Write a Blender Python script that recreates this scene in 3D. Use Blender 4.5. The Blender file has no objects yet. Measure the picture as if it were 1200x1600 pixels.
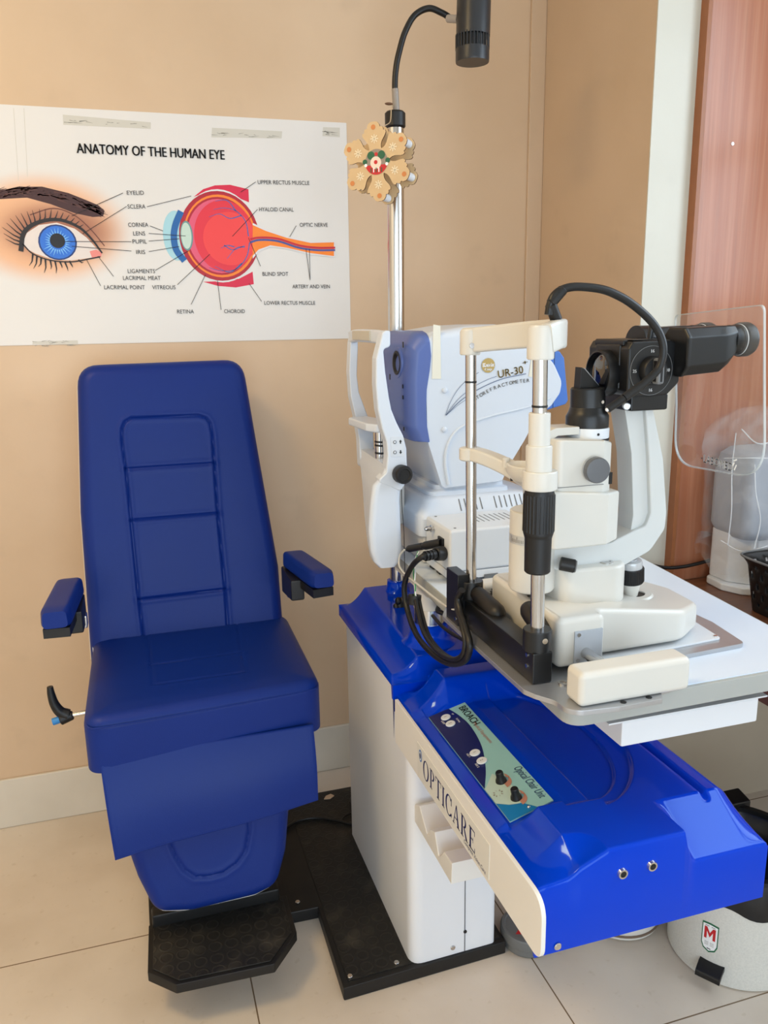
import bpy, bmesh, math, random
import numpy as np
from mathutils import Vector, Matrix
random.seed(4)
SC = bpy.context.scene
COL = SC.collection
# ---------------------------------------------------------------- camera
cd = bpy.data.cameras.new('camera'); cam = bpy.data.objects.new('camera', cd); COL.objects.link(cam)
cd.sensor_fit = 'VERTICAL'; cd.sensor_height = 36.0; cd.sensor_width = 27.0
cd.lens = 1266.0 / 1600.0 * 36.0; cd.clip_start = 0.02
cm = Matrix([[0.954305, 0.082635, -0.287181], [-0.298434, 0.213888, -0.930155], [-0.015439, 0.973357, 0.228776]]).to_4x4(); cm.translation = (0, 0, 1.42)
cam.matrix_world = cm
SC.camera = cam
# ---------------------------------------------------------------- world, lights, exposure
SC.view_settings.view_transform = 'Standard'; SC.view_settings.look = 'None'
SC.view_settings.gamma = 1.0; SC.view_settings.use_curve_mapping = False
SC.view_settings.exposure = 0.16
wd = bpy.data.worlds.new('world'); SC.world = wd; wd.use_nodes = True
wd.node_tree.nodes['Background'].inputs[0].default_value = (0.75, 0.85, 1.0, 1)
wd.node_tree.nodes['Background'].inputs[1].default_value = 0.6

def area(name, loc, target, sx, sy, power, col):
    ld = bpy.data.lights.new(name, 'AREA'); ld.shape = 'RECTANGLE'; ld.size = sx; ld.size_y = sy
    ld.energy = power; ld.color = col
    o = bpy.data.objects.new(name, ld); COL.objects.link(o); o.location = loc
    o.rotation_euler = (Vector(target) - Vector(loc)).to_track_quat('-Z', 'Y').to_euler()
    return o
area('window_daylight', (2.03, 0.60, 1.95), (0.6, 0.55, 1.55), 1.2, 1.0, 22, (0.72, 0.86, 1.0))
area('front_fill_light', (0.10, -1.86, 1.05), (0.10, 0.0, 0.95), 2.7, 2.0, 54, (0.66, 0.83, 1.0))  # added cool fill behind the camera; the front wall has no opening
area('ceiling_lamp', (-0.90, 0.85, 2.70), (-0.90, 0.95, 0.0), 0.5, 0.5, 21, (1.0, 0.70, 0.32))

# ---------------------------------------------------------------- materials
def lin(c):
    return tuple(((v / 255.0) / 12.92 if v <= 10 else ((v / 255.0 + 0.055) / 1.055) ** 2.4) for v in c)

def mat(name, rgb, rough=0.5, metal=0.0, coat=0.0, var=0.04, vscale=9.0, bump=0.0, bscale=200.0, aniso=0.0, spec=0.5, trans=0.0, alpha=1.0, rvar=0.06):
    m = bpy.data.materials.new(name); m.use_nodes = True
    nt = m.node_tree; b = nt.nodes['Principled BSDF']; L = nt.links
    tc = nt.nodes.new('ShaderNodeTexCoord'); nz = nt.nodes.new('ShaderNodeTexNoise')
    nz.inputs['Scale'].default_value = vscale; nz.inputs['Detail'].default_value = 4
    L.new(tc.outputs['Object'], nz.inputs['Vector'])
    r = lin(rgb); mx = nt.nodes.new('ShaderNodeMix'); mx.data_type = 'RGBA'
    mx.inputs[6].default_value = (*[v * (1 - var) for v in r], 1); mx.inputs[7].default_value = (*[min(1, v * (1 + var)) for v in r], 1)
    L.new(nz.outputs['Fac'], mx.inputs[0]); L.new(mx.outputs[2], b.inputs['Base Color'])
    mr = nt.nodes.new('ShaderNodeMapRange'); mr.inputs[3].default_value = max(0.02, rough * (1 - rvar)); mr.inputs[4].default_value = min(1, rough * (1 + rvar))
    L.new(nz.outputs['Fac'], mr.inputs[0]); L.new(mr.outputs[0], b.inputs['Roughness'])
    b.inputs['Metallic'].default_value = metal; b.inputs['Coat Weight'].default_value = coat; b.inputs['Coat Roughness'].default_value = 0.06
    b.inputs['Specular IOR Level'].default_value = spec
    if aniso: b.inputs['Anisotropic'].default_value = aniso
    if trans: b.inputs['Transmission Weight'].default_value = trans
    b.inputs['Alpha'].default_value = alpha
    if bump:
        n2 = nt.nodes.new('ShaderNodeTexNoise'); n2.inputs['Scale'].default_value = bscale; n2.inputs['Detail'].default_value = 3
        bp = nt.nodes.new('ShaderNodeBump'); bp.inputs['Strength'].default_value = bump; bp.inputs['Distance'].default_value = 0.002
        L.new(tc.outputs['Object'], n2.inputs['Vector']); L.new(n2.outputs['Fac'], bp.inputs['Height']); L.new(bp.outputs[0], b.inputs['Normal'])
    return m

class NT:
    """tiny node helper"""
    def __init__(s, m): s.t = m.node_tree; s.L = s.t.links; s.b = s.t.nodes['Principled BSDF']
    def n(s, k, **kw):
        x = s.t.nodes.new(k)
        for a, v in kw.items(): setattr(x, a, v)
        return x
    def val(s, op, a, b=None, c=None):
        x = s.n('ShaderNodeMath', operation=op)
        for i, v in enumerate((a, b, c)):
            if v is None: continue
            if isinstance(v, (int, float)): x.inputs[i].default_value = v
            else: s.L.new(v, x.inputs[i])
        return x.outputs[0]
    def mix(s, f, a, b):
        x = s.n('ShaderNodeMix', data_type='RGBA')
        if isinstance(f, (int, float)): x.inputs[0].default_value = f
        else: s.L.new(f, x.inputs[0])
        for i, v in ((6, a), (7, b)):
            if isinstance(v, tuple): x.inputs[i].default_value = (*v[:3], 1)
            else: s.L.new(v, x.inputs[i])
        return x.outputs[2]
    def noise(s, vec, scale, detail=4):
        x = s.n('ShaderNodeTexNoise'); x.inputs['Scale'].default_value = scale; x.inputs['Detail'].default_value = detail
        if vec is not None: s.L.new(vec, x.inputs['Vector'])
        return x.outputs['Fac']
    def ramp(s, f, a, b):
        x = s.n('ShaderNodeMapRange', interpolation_type='SMOOTHSTEP'); s.L.new(f, x.inputs[0]); x.inputs[1].default_value = a; x.inputs[2].default_value = b
        return x.outputs[0]

def m_floor():
    m = mat('floor_tile', (214, 198, 176), 0.22, var=0.03); h = NT(m)
    g = h.n('ShaderNodeTexCoord').outputs['Object']; sp = h.n('ShaderNodeSeparateXYZ'); h.L.new(g, sp.inputs[0])
    def line(o, off, per):
        f = h.val('FRACT', h.val('DIVIDE', h.val('ADD', o, 10 * per - off), per))
        d = h.val('MULTIPLY', h.val('MINIMUM', f, h.val('SUBTRACT', 1.0, f)), per)
        return h.val('LESS_THAN', d, 0.0016)
    ln = h.val('MAXIMUM', line(sp.outputs[0], 0.149, 0.62), line(sp.outputs[1], 1.756, 0.60))
    nz = h.noise(g, 3.0, 6); n2 = h.noise(g, 45.0, 3)
    base = h.mix(h.ramp(nz, 0.3, 0.75), lin((220, 208, 194)), lin((204, 190, 174)))
    base = h.mix(h.val('MULTIPLY', h.ramp(n2, 0.62, 0.75), 0.25), base, lin((176, 156, 130)))
    c = h.mix(ln, base, lin((120, 100, 78))); h.L.new(c, h.b.inputs['Base Color'])
    h.L.new(h.val('ADD', h.val('MULTIPLY', nz, 0.16), 0.16), h.b.inputs['Roughness'])
    return m

def m_wall(name, a, b, rough=0.42):
    m = mat(name, a, rough, bump=0.12, bscale=60); h = NT(m)
    g = h.n('ShaderNodeTexCoord').outputs['Object']
    c = h.mix(h.ramp(h.noise(g, 2.2, 5), 0.35, 0.7), lin(a), lin(b))
    st = h.val('MULTIPLY', h.ramp(h.noise(g, 7.0, 8), 0.60, 0.78), 0.20)
    c = h.mix(st, c, tuple(v * 0.62 for v in lin(a))); h.L.new(c, h.b.inputs['Base Color'])
    return m

def m_wood(name, a, b, axis=2, scale=1.0, rough=0.3):
    m = mat(name, a, rough); h = NT(m)
    g = h.n('ShaderNodeTexCoord').outputs['Object']
    mp = h.n('ShaderNodeMapping'); s = [60 * scale] * 3; s[axis] = 1.6 * scale; mp.inputs['Scale'].default_value = s
    h.L.new(g, mp.inputs['Vector'])
    w = h.noise(mp.outputs[0], 1.0, 6); w2 = h.noise(mp.outputs[0], 3.6, 3)
    c = h.mix(h.ramp(w, 0.32, 0.68), lin(a), lin(b)); c = h.mix(h.val('MULTIPLY', h.ramp(w2, 0.5, 0.72), 0.45), c, tuple(v * 0.72 for v in lin(a)))
    h.L.new(c, h.b.inputs['Base Color'])
    return m

def m_rubber():
    # black rubber tread: a grid of raised coin rings
    m = mat('coin_tread_rubber', (30, 30, 30), 0.55, var=0.25, vscale=14); h = NT(m)
    g = h.n('ShaderNodeTexCoord').outputs['Object']; sp = h.n('ShaderNodeSeparateXYZ'); h.L.new(g, sp.inputs[0])
    def cell(o): return h.val('SUBTRACT', h.val('FRACT', h.val('MULTIPLY', h.val('ADD', o, 5.0), 1 / 0.034)), 0.5)
    fx, fy = cell(sp.outputs[0]), cell(sp.outputs[1])
    r = h.val('SQRT', h.val('ADD', h.val('MULTIPLY', fx, fx), h.val('MULTIPLY', fy, fy)))
    ring = h.val('SUBTRACT', 1.0, h.ramp(h.val('ABSOLUTE', h.val('SUBTRACT', r, 0.38)), 0.02, 0.09))
    bp = h.n('ShaderNodeBump'); bp.inputs['Strength'].default_value = 0.4; bp.inputs['Distance'].default_value = 0.0015
    h.L.new(ring, bp.inputs['Height']); h.L.new(bp.outputs[0], h.b.inputs['Normal'])
    nz = h.noise(g, 16, 6)
    c = h.mix(h.ramp(nz, 0.48, 0.80), lin((15, 15, 15)), lin((58, 54, 47))); c = h.mix(h.val('MULTIPLY', ring, 0.12), c, lin((70, 66, 60)))
    h.L.new(c, h.b.inputs['Base Color'])
    return m

M = {
 'floor': m_floor(),
 'wall': m_wall('cream_wall_paint', (214, 186, 155), (207, 178, 146)),
 'wall_dark': m_wall('shaded_wall_paint', (208, 180, 150), (200, 172, 141)),  # wall paint darkened; shade on the pillar's left face put into the colour
 'reveal': m_wall('daylit_wall_paint', (208, 204, 190), (202, 197, 182)),  # wall paint lightened; daylight on the pillar front put into the colour
 'underwall': m_wall('grey_beige_board', (190, 176, 156), (182, 168, 148)),
 'ceiling': mat('white_ceiling', (236, 232, 224), 0.8),
 'base': m_wall('pale_skirting_tile', (220, 212, 198), (206, 197, 182), 0.35),
 'panel_wood': m_wood('pink_brown_laminate', (180, 120, 90), (165, 102, 72), 2, 1.0, 0.22),
 'edge_wood': mat('brown_edging', (150, 92, 54), 0.4, var=0.12, vscale=30),
 'counter_wood': m_wood('dark_brown_worktop', (122, 78, 54), (98, 60, 42), 0, 0.6, 0.35),
 'vinyl': mat('navy_vinyl', (6, 40, 120), 0.45, spec=0.25, var=0.06, vscale=6, bump=0.10, bscale=420, rvar=0.12),
 'gel': mat('glossy_blue_gelcoat', (0, 57, 198), 0.09, spec=0.38, coat=0.0, var=0.03, vscale=4),
 'shell': mat('white_shell_plastic', (238, 234, 228), 0.35, var=0.02),
 'panel': mat('ivory_side_panel', (236, 233, 226), 0.32, var=0.02),
 'cab': mat('white_powder_coat', (230, 232, 236), 0.42, var=0.03, vscale=7),
 'cream': mat('warm_white_enamel', (216, 213, 205), 0.30, var=0.02),
 'white': mat('white_abs', (224, 228, 232), 0.33, var=0.02),
 'arw': mat('cool_white_abs', (214, 222, 233), 0.36, var=0.02),
 'arcream': mat('ivory_abs', (226, 222, 214), 0.4, var=0.03),
 'arblue': mat('slate_blue_abs', (88, 108, 170), 0.38, var=0.05),
 'arblue2': mat('mid_blue_abs', (74, 120, 200), 0.35, var=0.05),
 'black': mat('black_metal_paint', (15, 16, 18), 0.36, var=0.10),
 'blackp': mat('black_plastic', (12, 12, 14), 0.45, var=0.15, vscale=20),
 'cable': mat('black_cable_sheath', (9, 9, 10), 0.42, var=0.1),
 'basebk': mat('black_base_steel', (14, 14, 15), 0.5, var=0.35, vscale=18, rvar=0.3),
 'rubber': m_rubber(),
 'steel': mat('brushed_stainless', (206, 204, 202), 0.16, metal=1.0, var=0.04, vscale=12),
 'alu': mat('satin_aluminium', (186, 188, 192), 0.34, metal=0.75, var=0.05, vscale=40),
 'grey': mat('grey_edge_band', (170, 172, 168), 0.5, var=0.03),
 'tabletop': mat('white_laminate', (220, 232, 246), 0.30, var=0.015),
 'greyp': mat('grey_plastic', (110, 112, 114), 0.4, var=0.06),
 'knobgrey': mat('grey_knob', (96, 98, 102), 0.35, var=0.06),
 'paper': None, 'glassdark': mat('coated_lens_glass', (8, 10, 18), 0.03, coat=1.0, spec=0.9),
 'ink': mat('black_ink', (22, 20, 22), 0.6), 'gold': mat('gold_print', (186, 160, 96), 0.45), 'navyink': mat('navy_print', (24, 32, 92), 0.4),
 'greyink': mat('grey_print', (140, 136, 128), 0.5), 'whiteink': mat('white_print', (250, 250, 250), 0.45), 'redink': mat('red_print', (200, 24, 36), 0.4),
 'tape': mat('ivory_masking_tape', (232, 228, 212), 0.5), 'pinkink': mat('brown_pink_print', (186, 130, 110), 0.5), 'blueline': mat('blue_grey_print', (108, 122, 150), 0.45),
}
M['gel'].node_tree.nodes['Principled BSDF'].inputs['Specular Tint'].default_value = (0.45, 0.72, 1.0, 1)
M['panel_wood'].node_tree.nodes['Principled BSDF'].inputs['Specular IOR Level'].default_value = 0.38
def m_paper():
    m = mat('vinyl_poster_print', (240, 238, 234), 0.38, var=0.02); h = NT(m)
    g = h.n('ShaderNodeTexCoord').outputs['Object']; sp = h.n('ShaderNodeSeparateXYZ'); h.L.new(g, sp.inputs[0])
    # printed skin-tone oval behind the eye (poster coordinates, metres)
    dx = h.val('DIVIDE', h.val('SUBTRACT', sp.outputs[0], (-0.1712, 2.3370, 1.6476)[0] - 0.10), 0.215); dz = h.val('DIVIDE', h.val('SUBTRACT', sp.outputs[2], (-0.1696, 2.3370, 1.6631)[2] - 1.372), 0.142)
    r = h.val('SQRT', h.val('ADD', h.val('MULTIPLY', dx, dx), h.val('MULTIPLY', dz, dz)))
    skin = h.val('SUBTRACT', 1.0, h.ramp(r, 0.62, 1.05))
    dx2 = h.val('DIVIDE', h.val('SUBTRACT', sp.outputs[0], (-0.1427, 2.3370, 1.6574)[0] - 0.10), 0.165); dz2 = h.val('DIVIDE', h.val('SUBTRACT', sp.outputs[2], (-0.1427, 2.3370, 1.6574)[2] - 1.372), 0.085)
    r2 = h.val('SQRT', h.val('ADD', h.val('MULTIPLY', dx2, dx2), h.val('MULTIPLY', dz2, dz2)))
    c = h.mix(skin, lin((226, 223, 220)), lin((232, 180, 140)))
    c = h.mix(h.val('MULTIPLY', h.val('SUBTRACT', 1.0, h.ramp(r2, 0.40, 1.1)), 0.85), c, lin((150, 84, 58)))
    h.L.new(c, h.b.inputs['Base Color'])
    bp = h.n('ShaderNodeBump'); bp.inputs['Strength'].default_value = 0.25; bp.inputs['Distance'].default_value = 0.01
    h.L.new(h.noise(g, 5.0, 2), bp.inputs['Height']); h.L.new(bp.outputs[0], h.b.inputs['Normal'])
    return m
M['paper'] = m_paper()
def flat(name, rgb, rough=0.45, **k): return mat(name, rgb, rough, var=0.03, **k)

# ---------------------------------------------------------------- mesh builder
ROOT = {}
def smoothpath(pts, n=8, closed=False):
    P = [Vector(p) for p in pts]; out = []
    m = len(P); rng = m if closed else m - 1
    for i in range(rng):
        if closed: a, b, c, d = P[i - 1], P[i], P[(i + 1) % m], P[(i + 2) % m]
        else:
            b, c = P[i], P[i + 1]; a = P[i - 1] if i > 0 else b * 2 - c; d = P[i + 2] if i + 2 < m else c * 2 - b
        for k in range(n):
            t = k / n
            out.append(0.5 * ((2 * b) + (c - a) * t + (2 * a - 5 * b + 4 * c - d) * t * t + (3 * b - a - 3 * c + d) * t ** 3))
    if not closed: out.append(P[-1])
    return out

def roundpoly(pts, r, n=5):
    """round the corners of a 2D polygon; r a number or one per corner"""
    out = []; m = len(pts)
    for i in range(m):
        rr = r[i] if isinstance(r, (list, tuple)) else r
        p0, p1, p2 = Vector(pts[i - 1]), Vector(pts[i]), Vector(pts[(i + 1) % m])
        a, b = (p0 - p1), (p2 - p1); la, lb = a.length, b.length
        if rr <= 1e-6 or la < 1e-9 or lb < 1e-9: out.append(tuple(p1)); continue
        a /= la; b /= lb; ang = a.angle(b, math.pi)
        d = min(rr / max(math.tan(ang / 2), 0.05), la * 0.49, lb * 0.49)
        s, e = p1 + a * d, p1 + b * d
        for k in range(n + 1):
            t = k / n; out.append(tuple(s * (1 - t) ** 2 + p1 * 2 * t * (1 - t) + e * t * t))
    return out

class MB:
    def __init__(s): s.bm = bmesh.new(); s.mats = []
    def mi(s, m):
        if isinstance(m, str): m = M[m]
        if m not in s.mats: s.mats.append(m)
        return s.mats.index(m)
    def face(s, pts, m):
        f = s.bm.faces.new([s.bm.verts.new(p) for p in pts]); f.material_index = s.mi(m); return f
    def _bev(s, verts, bev, seg, ang=0.55):
        if bev <= 0: return
        vs = set(verts); es = []
        for v in verts:
            for e in v.link_edges:
                if e.verts[0] in vs and e.verts[1] in vs and len(e.link_faces) == 2 and e.calc_face_angle(0) > ang: es.append(e)
        es = list(set(es))
        bmesh.ops.bevel(s.bm, geom=es, offset=bev, segments=seg, profile=0.5, affect='EDGES', clamp_overlap=True)
    def prism(s, pts, axis, a, b, m, bev=0.0, seg=2, ztop=None):
        """extrude a 2D polygon; axis z: pts (x,y), y: (x,z), x: (y,z)"""
        def P(p, c): return {'z': (p[0], p[1], c), 'y': (p[0], c, p[1]), 'x': (c, p[0], p[1])}[axis]
        i = s.mi(m)
        lo = [s.bm.verts.new(P(p, a)) for p in pts]; hi = [s.bm.verts.new(P(p, b if ztop is None else ztop(*p))) for p in pts]
        n = len(pts); fs = [s.bm.faces.new(lo), s.bm.faces.new(hi)]
        for k in range(n): fs.append(s.bm.faces.new([lo[k], lo[(k + 1) % n], hi[(k + 1) % n], hi[k]]))
        for f in fs: f.material_index = i
        bmesh.ops.recalc_face_normals(s.bm, faces=fs)
        s._bev(lo + hi, bev, seg); return s
    def box(s, x0, x1, y0, y1, z0, z1, m, bev=0.0, seg=2):
        return s.prism([(x0, y0), (x1, y0), (x1, y1), (x0, y1)], 'z', z0, z1, m, bev, seg)
    def loft(s, loops, m, cap=True, closed=True):
        i = s.mi(m); R = [[s.bm.verts.new(p) for p in lp] for lp in loops]; n = len(R[0]); fs = []
        for a, b in zip(R, R[1:]):
            for k in range(n if closed else n - 1): fs.append(s.bm.faces.new([a[k], a[(k + 1) % n], b[(k + 1) % n], b[k]]))
        if cap and closed: fs += [s.bm.faces.new(R[0]), s.bm.faces.new(R[-1])]
        for f in fs: f.material_index = i
        bmesh.ops.recalc_face_normals(s.bm, faces=fs); return R
    def lathe(s, prof, base, axis, m, n=32, cap=True):
        ax = Vector(axis).normalized(); u = ax.orthogonal().normalized(); v = ax.cross(u); B = Vector(base)
        s.loft([[B + ax * h + (u * math.cos(2 * math.pi * k / n) + v * math.sin(2 * math.pi * k / n)) * max(r, 1e-5) for k in range(n)] for r, h in prof], m, cap); return s
    def cyl(s, p0, p1, r0, m, r1=None, n=28, ch=0.0):
        a = Vector(p1) - Vector(p0); l = a.length; r1 = r0 if r1 is None else r1
        pr = [(r0, 0), (r1, l)] if ch <= 0 else [(r0 - ch, 0), (r0, ch), (r1, l - ch), (r1 - ch, l)]
        return s.lathe(pr, p0, a, m, n)
    def sweep(s, pts, sec, m, up=(0, 0, 1), cap=True):
        """sweep a 2D section (list of (side, up), or a function of t) along points"""
        P = [Vector(p) for p in pts]; loops = []; n = len(P); U = Vector(up)
        for i, p in enumerate(P):
            t = (P[min(i + 1, n - 1)] - P[max(i - 1, 0)]).normalized()
            sd = t.cross(U)
            sd = sd.normalized() if sd.length > 1e-6 else t.orthogonal().normalized()
            uu = sd.cross(t).normalized(); sc = sec(i / (n - 1)) if callable(sec) else sec
            loops.append([p + sd * a + uu * b for a, b in sc])
        s.loft(loops, m, cap); return s
    def tube(s, pts, r, m, n=10, sm=6):
        P = smoothpath(pts, sm) if sm else [Vector(p) for p in pts]
        t0 = (P[1] - P[0]).normalized(); u = t0.orthogonal().normalized(); loops = []; N = len(P)
        for i, p in enumerate(P):
            t = (P[min(i + 1, N - 1)] - P[max(i - 1, 0)]).normalized(); u = (u - t * u.dot(t)).normalized(); v = t.cross(u)
            rr = r(i / (N - 1)) if callable(r) else r
            loops.append([p + (u * math.cos(2 * math.pi * k / n) + v * math.sin(2 * math.pi * k / n)) * rr for k in range(n)])
        s.loft(loops, m); return s
    def ball(s, c, r, m, n=20, k=12):
        rx, ry, rz = r if isinstance(r, tuple) else (r, r, r); C = Vector(c)
        s.loft([[C + Vector((rx * math.sin(math.pi * j / k) * math.cos(2 * math.pi * i / n), ry * math.sin(math.pi * j / k) * math.sin(2 * math.pi * i / n), rz * math.cos(math.pi * j / k))) for i in range(n)]
                for j in [0.02] + list(range(1, k)) + [k - 0.02]], m); return s
    def ring(s, c, axis, r0, r1, h, m, n=28):
        """flat washer"""
        s.loft_closed([(r0, 0), (r1, 0), (r1, h), (r0, h)], c, axis, m, n); return s
    def loft_closed(s, prof, c, axis, m, n=28):
        ax = Vector(axis).normalized(); u = ax.orthogonal().normalized(); v = ax.cross(u); B = Vector(c); i = s.mi(m)
        R = [[s.bm.verts.new(B + ax * h + (u * math.cos(2 * math.pi * k / n) + v * math.sin(2 * math.pi * k / n)) * r) for r, h in prof] for k in range(n)]
        q = len(prof); fs = []
        for k in range(n):
            a, b = R[k], R[(k + 1) % n]
            for j in range(q): fs.append(s.bm.faces.new([a[j], a[(j + 1) % q], b[(j + 1) % q], b[j]]))
        for f in fs: f.material_index = i
        bmesh.ops.recalc_face_normals(s.bm, faces=fs)
    def hfield(s, xs, ys, Z, zb, m):
        i = s.mi(m); nx, ny = len(xs), len(ys)
        V = [[s.bm.verts.new((xs[a], ys[b], Z[b][a])) for a in range(nx)] for b in range(ny)]
        for b in range(ny - 1):
            for a in range(nx - 1): s.bm.faces.new([V[b][a], V[b][a + 1], V[b + 1][a + 1], V[b + 1][a]]).material_index = i
        rim = [V[0][a] for a in range(nx)] + [V[b][nx - 1] for b in range(1, ny)] + [V[ny - 1][a] for a in range(nx - 2, -1, -1)] + [V[b][0] for b in range(ny - 2, 0, -1)]
        lo = [s.bm.verts.new((v.co.x, v.co.y, zb(v.co.x, v.co.y) if callable(zb) else zb)) for v in rim]; n = len(rim)
        for k in range(n): s.bm.faces.new([rim[k], lo[k], lo[(k + 1) % n], rim[(k + 1) % n]]).material_index = i
        s.bm.faces.new(lo).material_index = i; return s
    def pad(s, outline, to3d, T, r, m, grooves=(), gd=0.005, gw=0.005, na=90, nb=130, bulge=0.0, wav=None):
        """cushion: outline (a,b), thickness T towards +d, edge radius r, stitched grooves [(polyline)]"""
        O = np.array(outline); b0, b1 = O[:, 1].min(), O[:, 1].max(); i = s.mi(m); n = len(O)
        A, Bm = O, np.roll(O, -1, 0)
        def dist(P, A, B):
            d = np.full(len(P), 9.0)
            for a, b in zip(A, B):
                ab = b - a; q = (ab @ ab) or 1e-12; t = np.clip(((P - a) @ ab) / q, 0, 1); d = np.minimum(d, np.hypot(*(P - a - t[:, None] * ab).T))
            return d
        rows = []
        for j in range(nb + 1):
            t = j / nb; t = 0.55 * t + 0.45 * (0.5 - 0.5 * math.cos(math.pi * t)); b = b0 + (b1 - b0) * min(max(t, 1e-5), 1 - 1e-5); xs = []
            for k in range(n):
                p, q = A[k], Bm[k]
                if (p[1] - b) * (q[1] - b) <= 0 and abs(p[1] - q[1]) > 1e-12: xs.append(p[0] + (q[0] - p[0]) * (b - p[1]) / (q[1] - p[1]))
            xs = xs or [O[:, 0].mean()]; x0, x1 = min(xs), max(xs)
            for k in range(na + 1):
                u = k / na; u = 0.55 * u + 0.45 * (0.5 - 0.5 * math.cos(math.pi * u)); rows.append((x0 + (x1 - x0) * u, b))
        P = np.array(rows); e = np.minimum(dist(P, A, Bm), r); d = T - r + np.sqrt(np.maximum(r * r - (r - e) ** 2, 0))
        if bulge: d = d + bulge * (1 - np.exp(-(dist(P, A, Bm) / (r * 1.6)) ** 2))
        for g in grooves:
            G = np.array(g); dd = dist(P, G[:-1], G[1:]); d = d - gd * np.exp(-(dd / gw) ** 2) + gd * 0.3 * np.exp(-((dd - 2.4 * gw) / (1.6 * gw)) ** 2)
        if wav is not None: d = d + wav(P)
        V = [s.bm.verts.new(to3d(P[k][0], P[k][1], d[k])) for k in range(len(P))]; w = na + 1; fs = []
        for j in range(nb):
            for k in range(na): fs.append(s.bm.faces.new([V[j * w + k], V[j * w + k + 1], V[(j + 1) * w + k + 1], V[(j + 1) * w + k]]))
        rim = list(range(0, na + 1)) + [j * w + na for j in range(1, nb + 1)] + [nb * w + k for k in range(na - 1, -1, -1)] + [j * w for j in range(nb - 1, 0, -1)]
        lo = [s.bm.verts.new(to3d(P[k][0], P[k][1], 0.0)) for k in rim]; q = len(rim)
        for k in range(q): fs.append(s.bm.faces.new([V[rim[k]], lo[k], lo[(k + 1) % q], V[rim[(k + 1) % q]]]))
        fs.append(s.bm.faces.new(lo))
        for f in fs: f.material_index = i
        bmesh.ops.remove_doubles(s.bm, verts=[v for v in s.bm.verts], dist=1e-5)
        bmesh.ops.recalc_face_normals(s.bm, faces=s.bm.faces); return s
    def text(s, txt, size, fn, m, align='LEFT', shear=0.0, bold=0.0, sx=1.0, vert='BOTTOM_BASELINE'):
        """flat lettering; fn maps text plane (u, v) to a 3D point"""
        cu = bpy.data.curves.new('lettering', 'FONT'); cu.body = txt; cu.size = size; cu.align_x = align; cu.shear = shear; cu.resolution_u = 3
        o = bpy.data.objects.new('lettering', cu); COL.objects.link(o); bpy.context.view_layer.update()
        me = bpy.data.meshes.new_from_object(o.evaluated_get(bpy.context.evaluated_depsgraph_get())); i = s.mi(m)
        for du in ((-bold, bold) if bold else (0.0,)):
            vs = [s.bm.verts.new(fn(v.co.x * sx + du, v.co.y)) for v in me.vertices]
            for p in me.polygons:
                try: s.bm.faces.new([vs[k] for k in p.vertices]).material_index = i
                except ValueError: pass
        bpy.data.objects.remove(o); bpy.data.meshes.remove(me); bpy.data.curves.remove(cu); return s
    def strip(s, pts, w, fn, m, w1=None):
        """ribbon of width w along 2D points, mapped by fn"""
        P = [Vector(p) for p in pts]; n = len(P); i = s.mi(m); L, R = [], []
        for k, p in enumerate(P):
            t = (P[min(k + 1, n - 1)] - P[max(k - 1, 0)]).normalized(); q = Vector((-t.y, t.x)); ww = w if w1 is None else w + (w1 - w) * k / (n - 1)
            L.append(s.bm.verts.new(fn(*(p + q * ww / 2)))); R.append(s.bm.verts.new(fn(*(p - q * ww / 2))))
        for k in range(n - 1): s.bm.faces.new([L[k], R[k], R[k + 1], L[k + 1]]).material_index = i
        return s
    def poly(s, pts, fn, m): return s.face([fn(*p) for p in pts], m)
    def disc(s, c, r, fn, m, n=24, ry=None):
        ry = ry or r; return s.poly([(c[0] + r * math.cos(2 * math.pi * k / n), c[1] + ry * math.sin(2 * math.pi * k / n)) for k in range(n)], fn, m)
    def build(s, name, parent=None, sharp=38, label=None, wn=True, kind=None):
        me = bpy.data.meshes.new(name); s.bm.to_mesh(me); s.bm.free()
        for m in s.mats: me.materials.append(m)
        o = bpy.data.objects.new(name, me); COL.objects.link(o)
        me.shade_smooth(); me.set_sharp_from_angle(angle=math.radians(sharp))
        if parent is not None:
            o.parent = parent; L = ROOT[parent.name]; me.transform(Matrix.Translation(-L)); ROOT[o.name] = L
        else: ROOT[o.name] = Vector((0, 0, 0))
        if wn:
            w = o.modifiers.new('normals', 'WEIGHTED_NORMAL'); w.keep_sharp = True
        if label: o['label'] = label
        if kind: o['kind'] = kind
        return o

def thing(name, label, cat, loc, group=None):
    o = bpy.data.objects.new(name, None); COL.objects.link(o); o.location = loc; o.empty_display_size = 0.05
    o['label'] = label; o['category'] = cat
    if group: o['group'] = group
    ROOT[o.name] = Vector(loc); return o
def tag(o, label, cat, group=None):
    o['label'] = label; o['category'] = cat
    if group: o['group'] = group
    # move the origin to the base of the mesh
    vs = [v.co for v in o.data.vertices]; c = Vector((sum(v.x for v in vs) / len(vs), sum(v.y for v in vs) / len(vs), min(v.z for v in vs)))
    o.data.transform(Matrix.Translation(-c)); o.location = c
    return o
def struct(mb, name):
    o = mb.build(name); o['kind'] = 'structure'; return o

# ================================================================ THE ROOM
YB = 2.339                       # back wall
struct(MB().box(-1.6, 2.15, -1.9, YB + 0.1, -0.08, 0.0, 'floor'), 'floor')
struct(MB().box(-1.6, 2.15, -1.9, YB + 0.1, 2.75, 2.83, 'ceiling'), 'ceiling')
struct(MB().box(-1.6, 2.15, YB, YB + 0.1, 0, 2.75, 'wall'), 'wall_back')
struct(MB().box(-1.7, -1.6, -1.9, YB + 0.1, 0, 2.75, 'ceiling'), 'wall_left')
struct(MB().box(-1.7, 2.15, -2.0, -1.9, 0, 2.75, 'ceiling'), 'wall_front')
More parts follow.
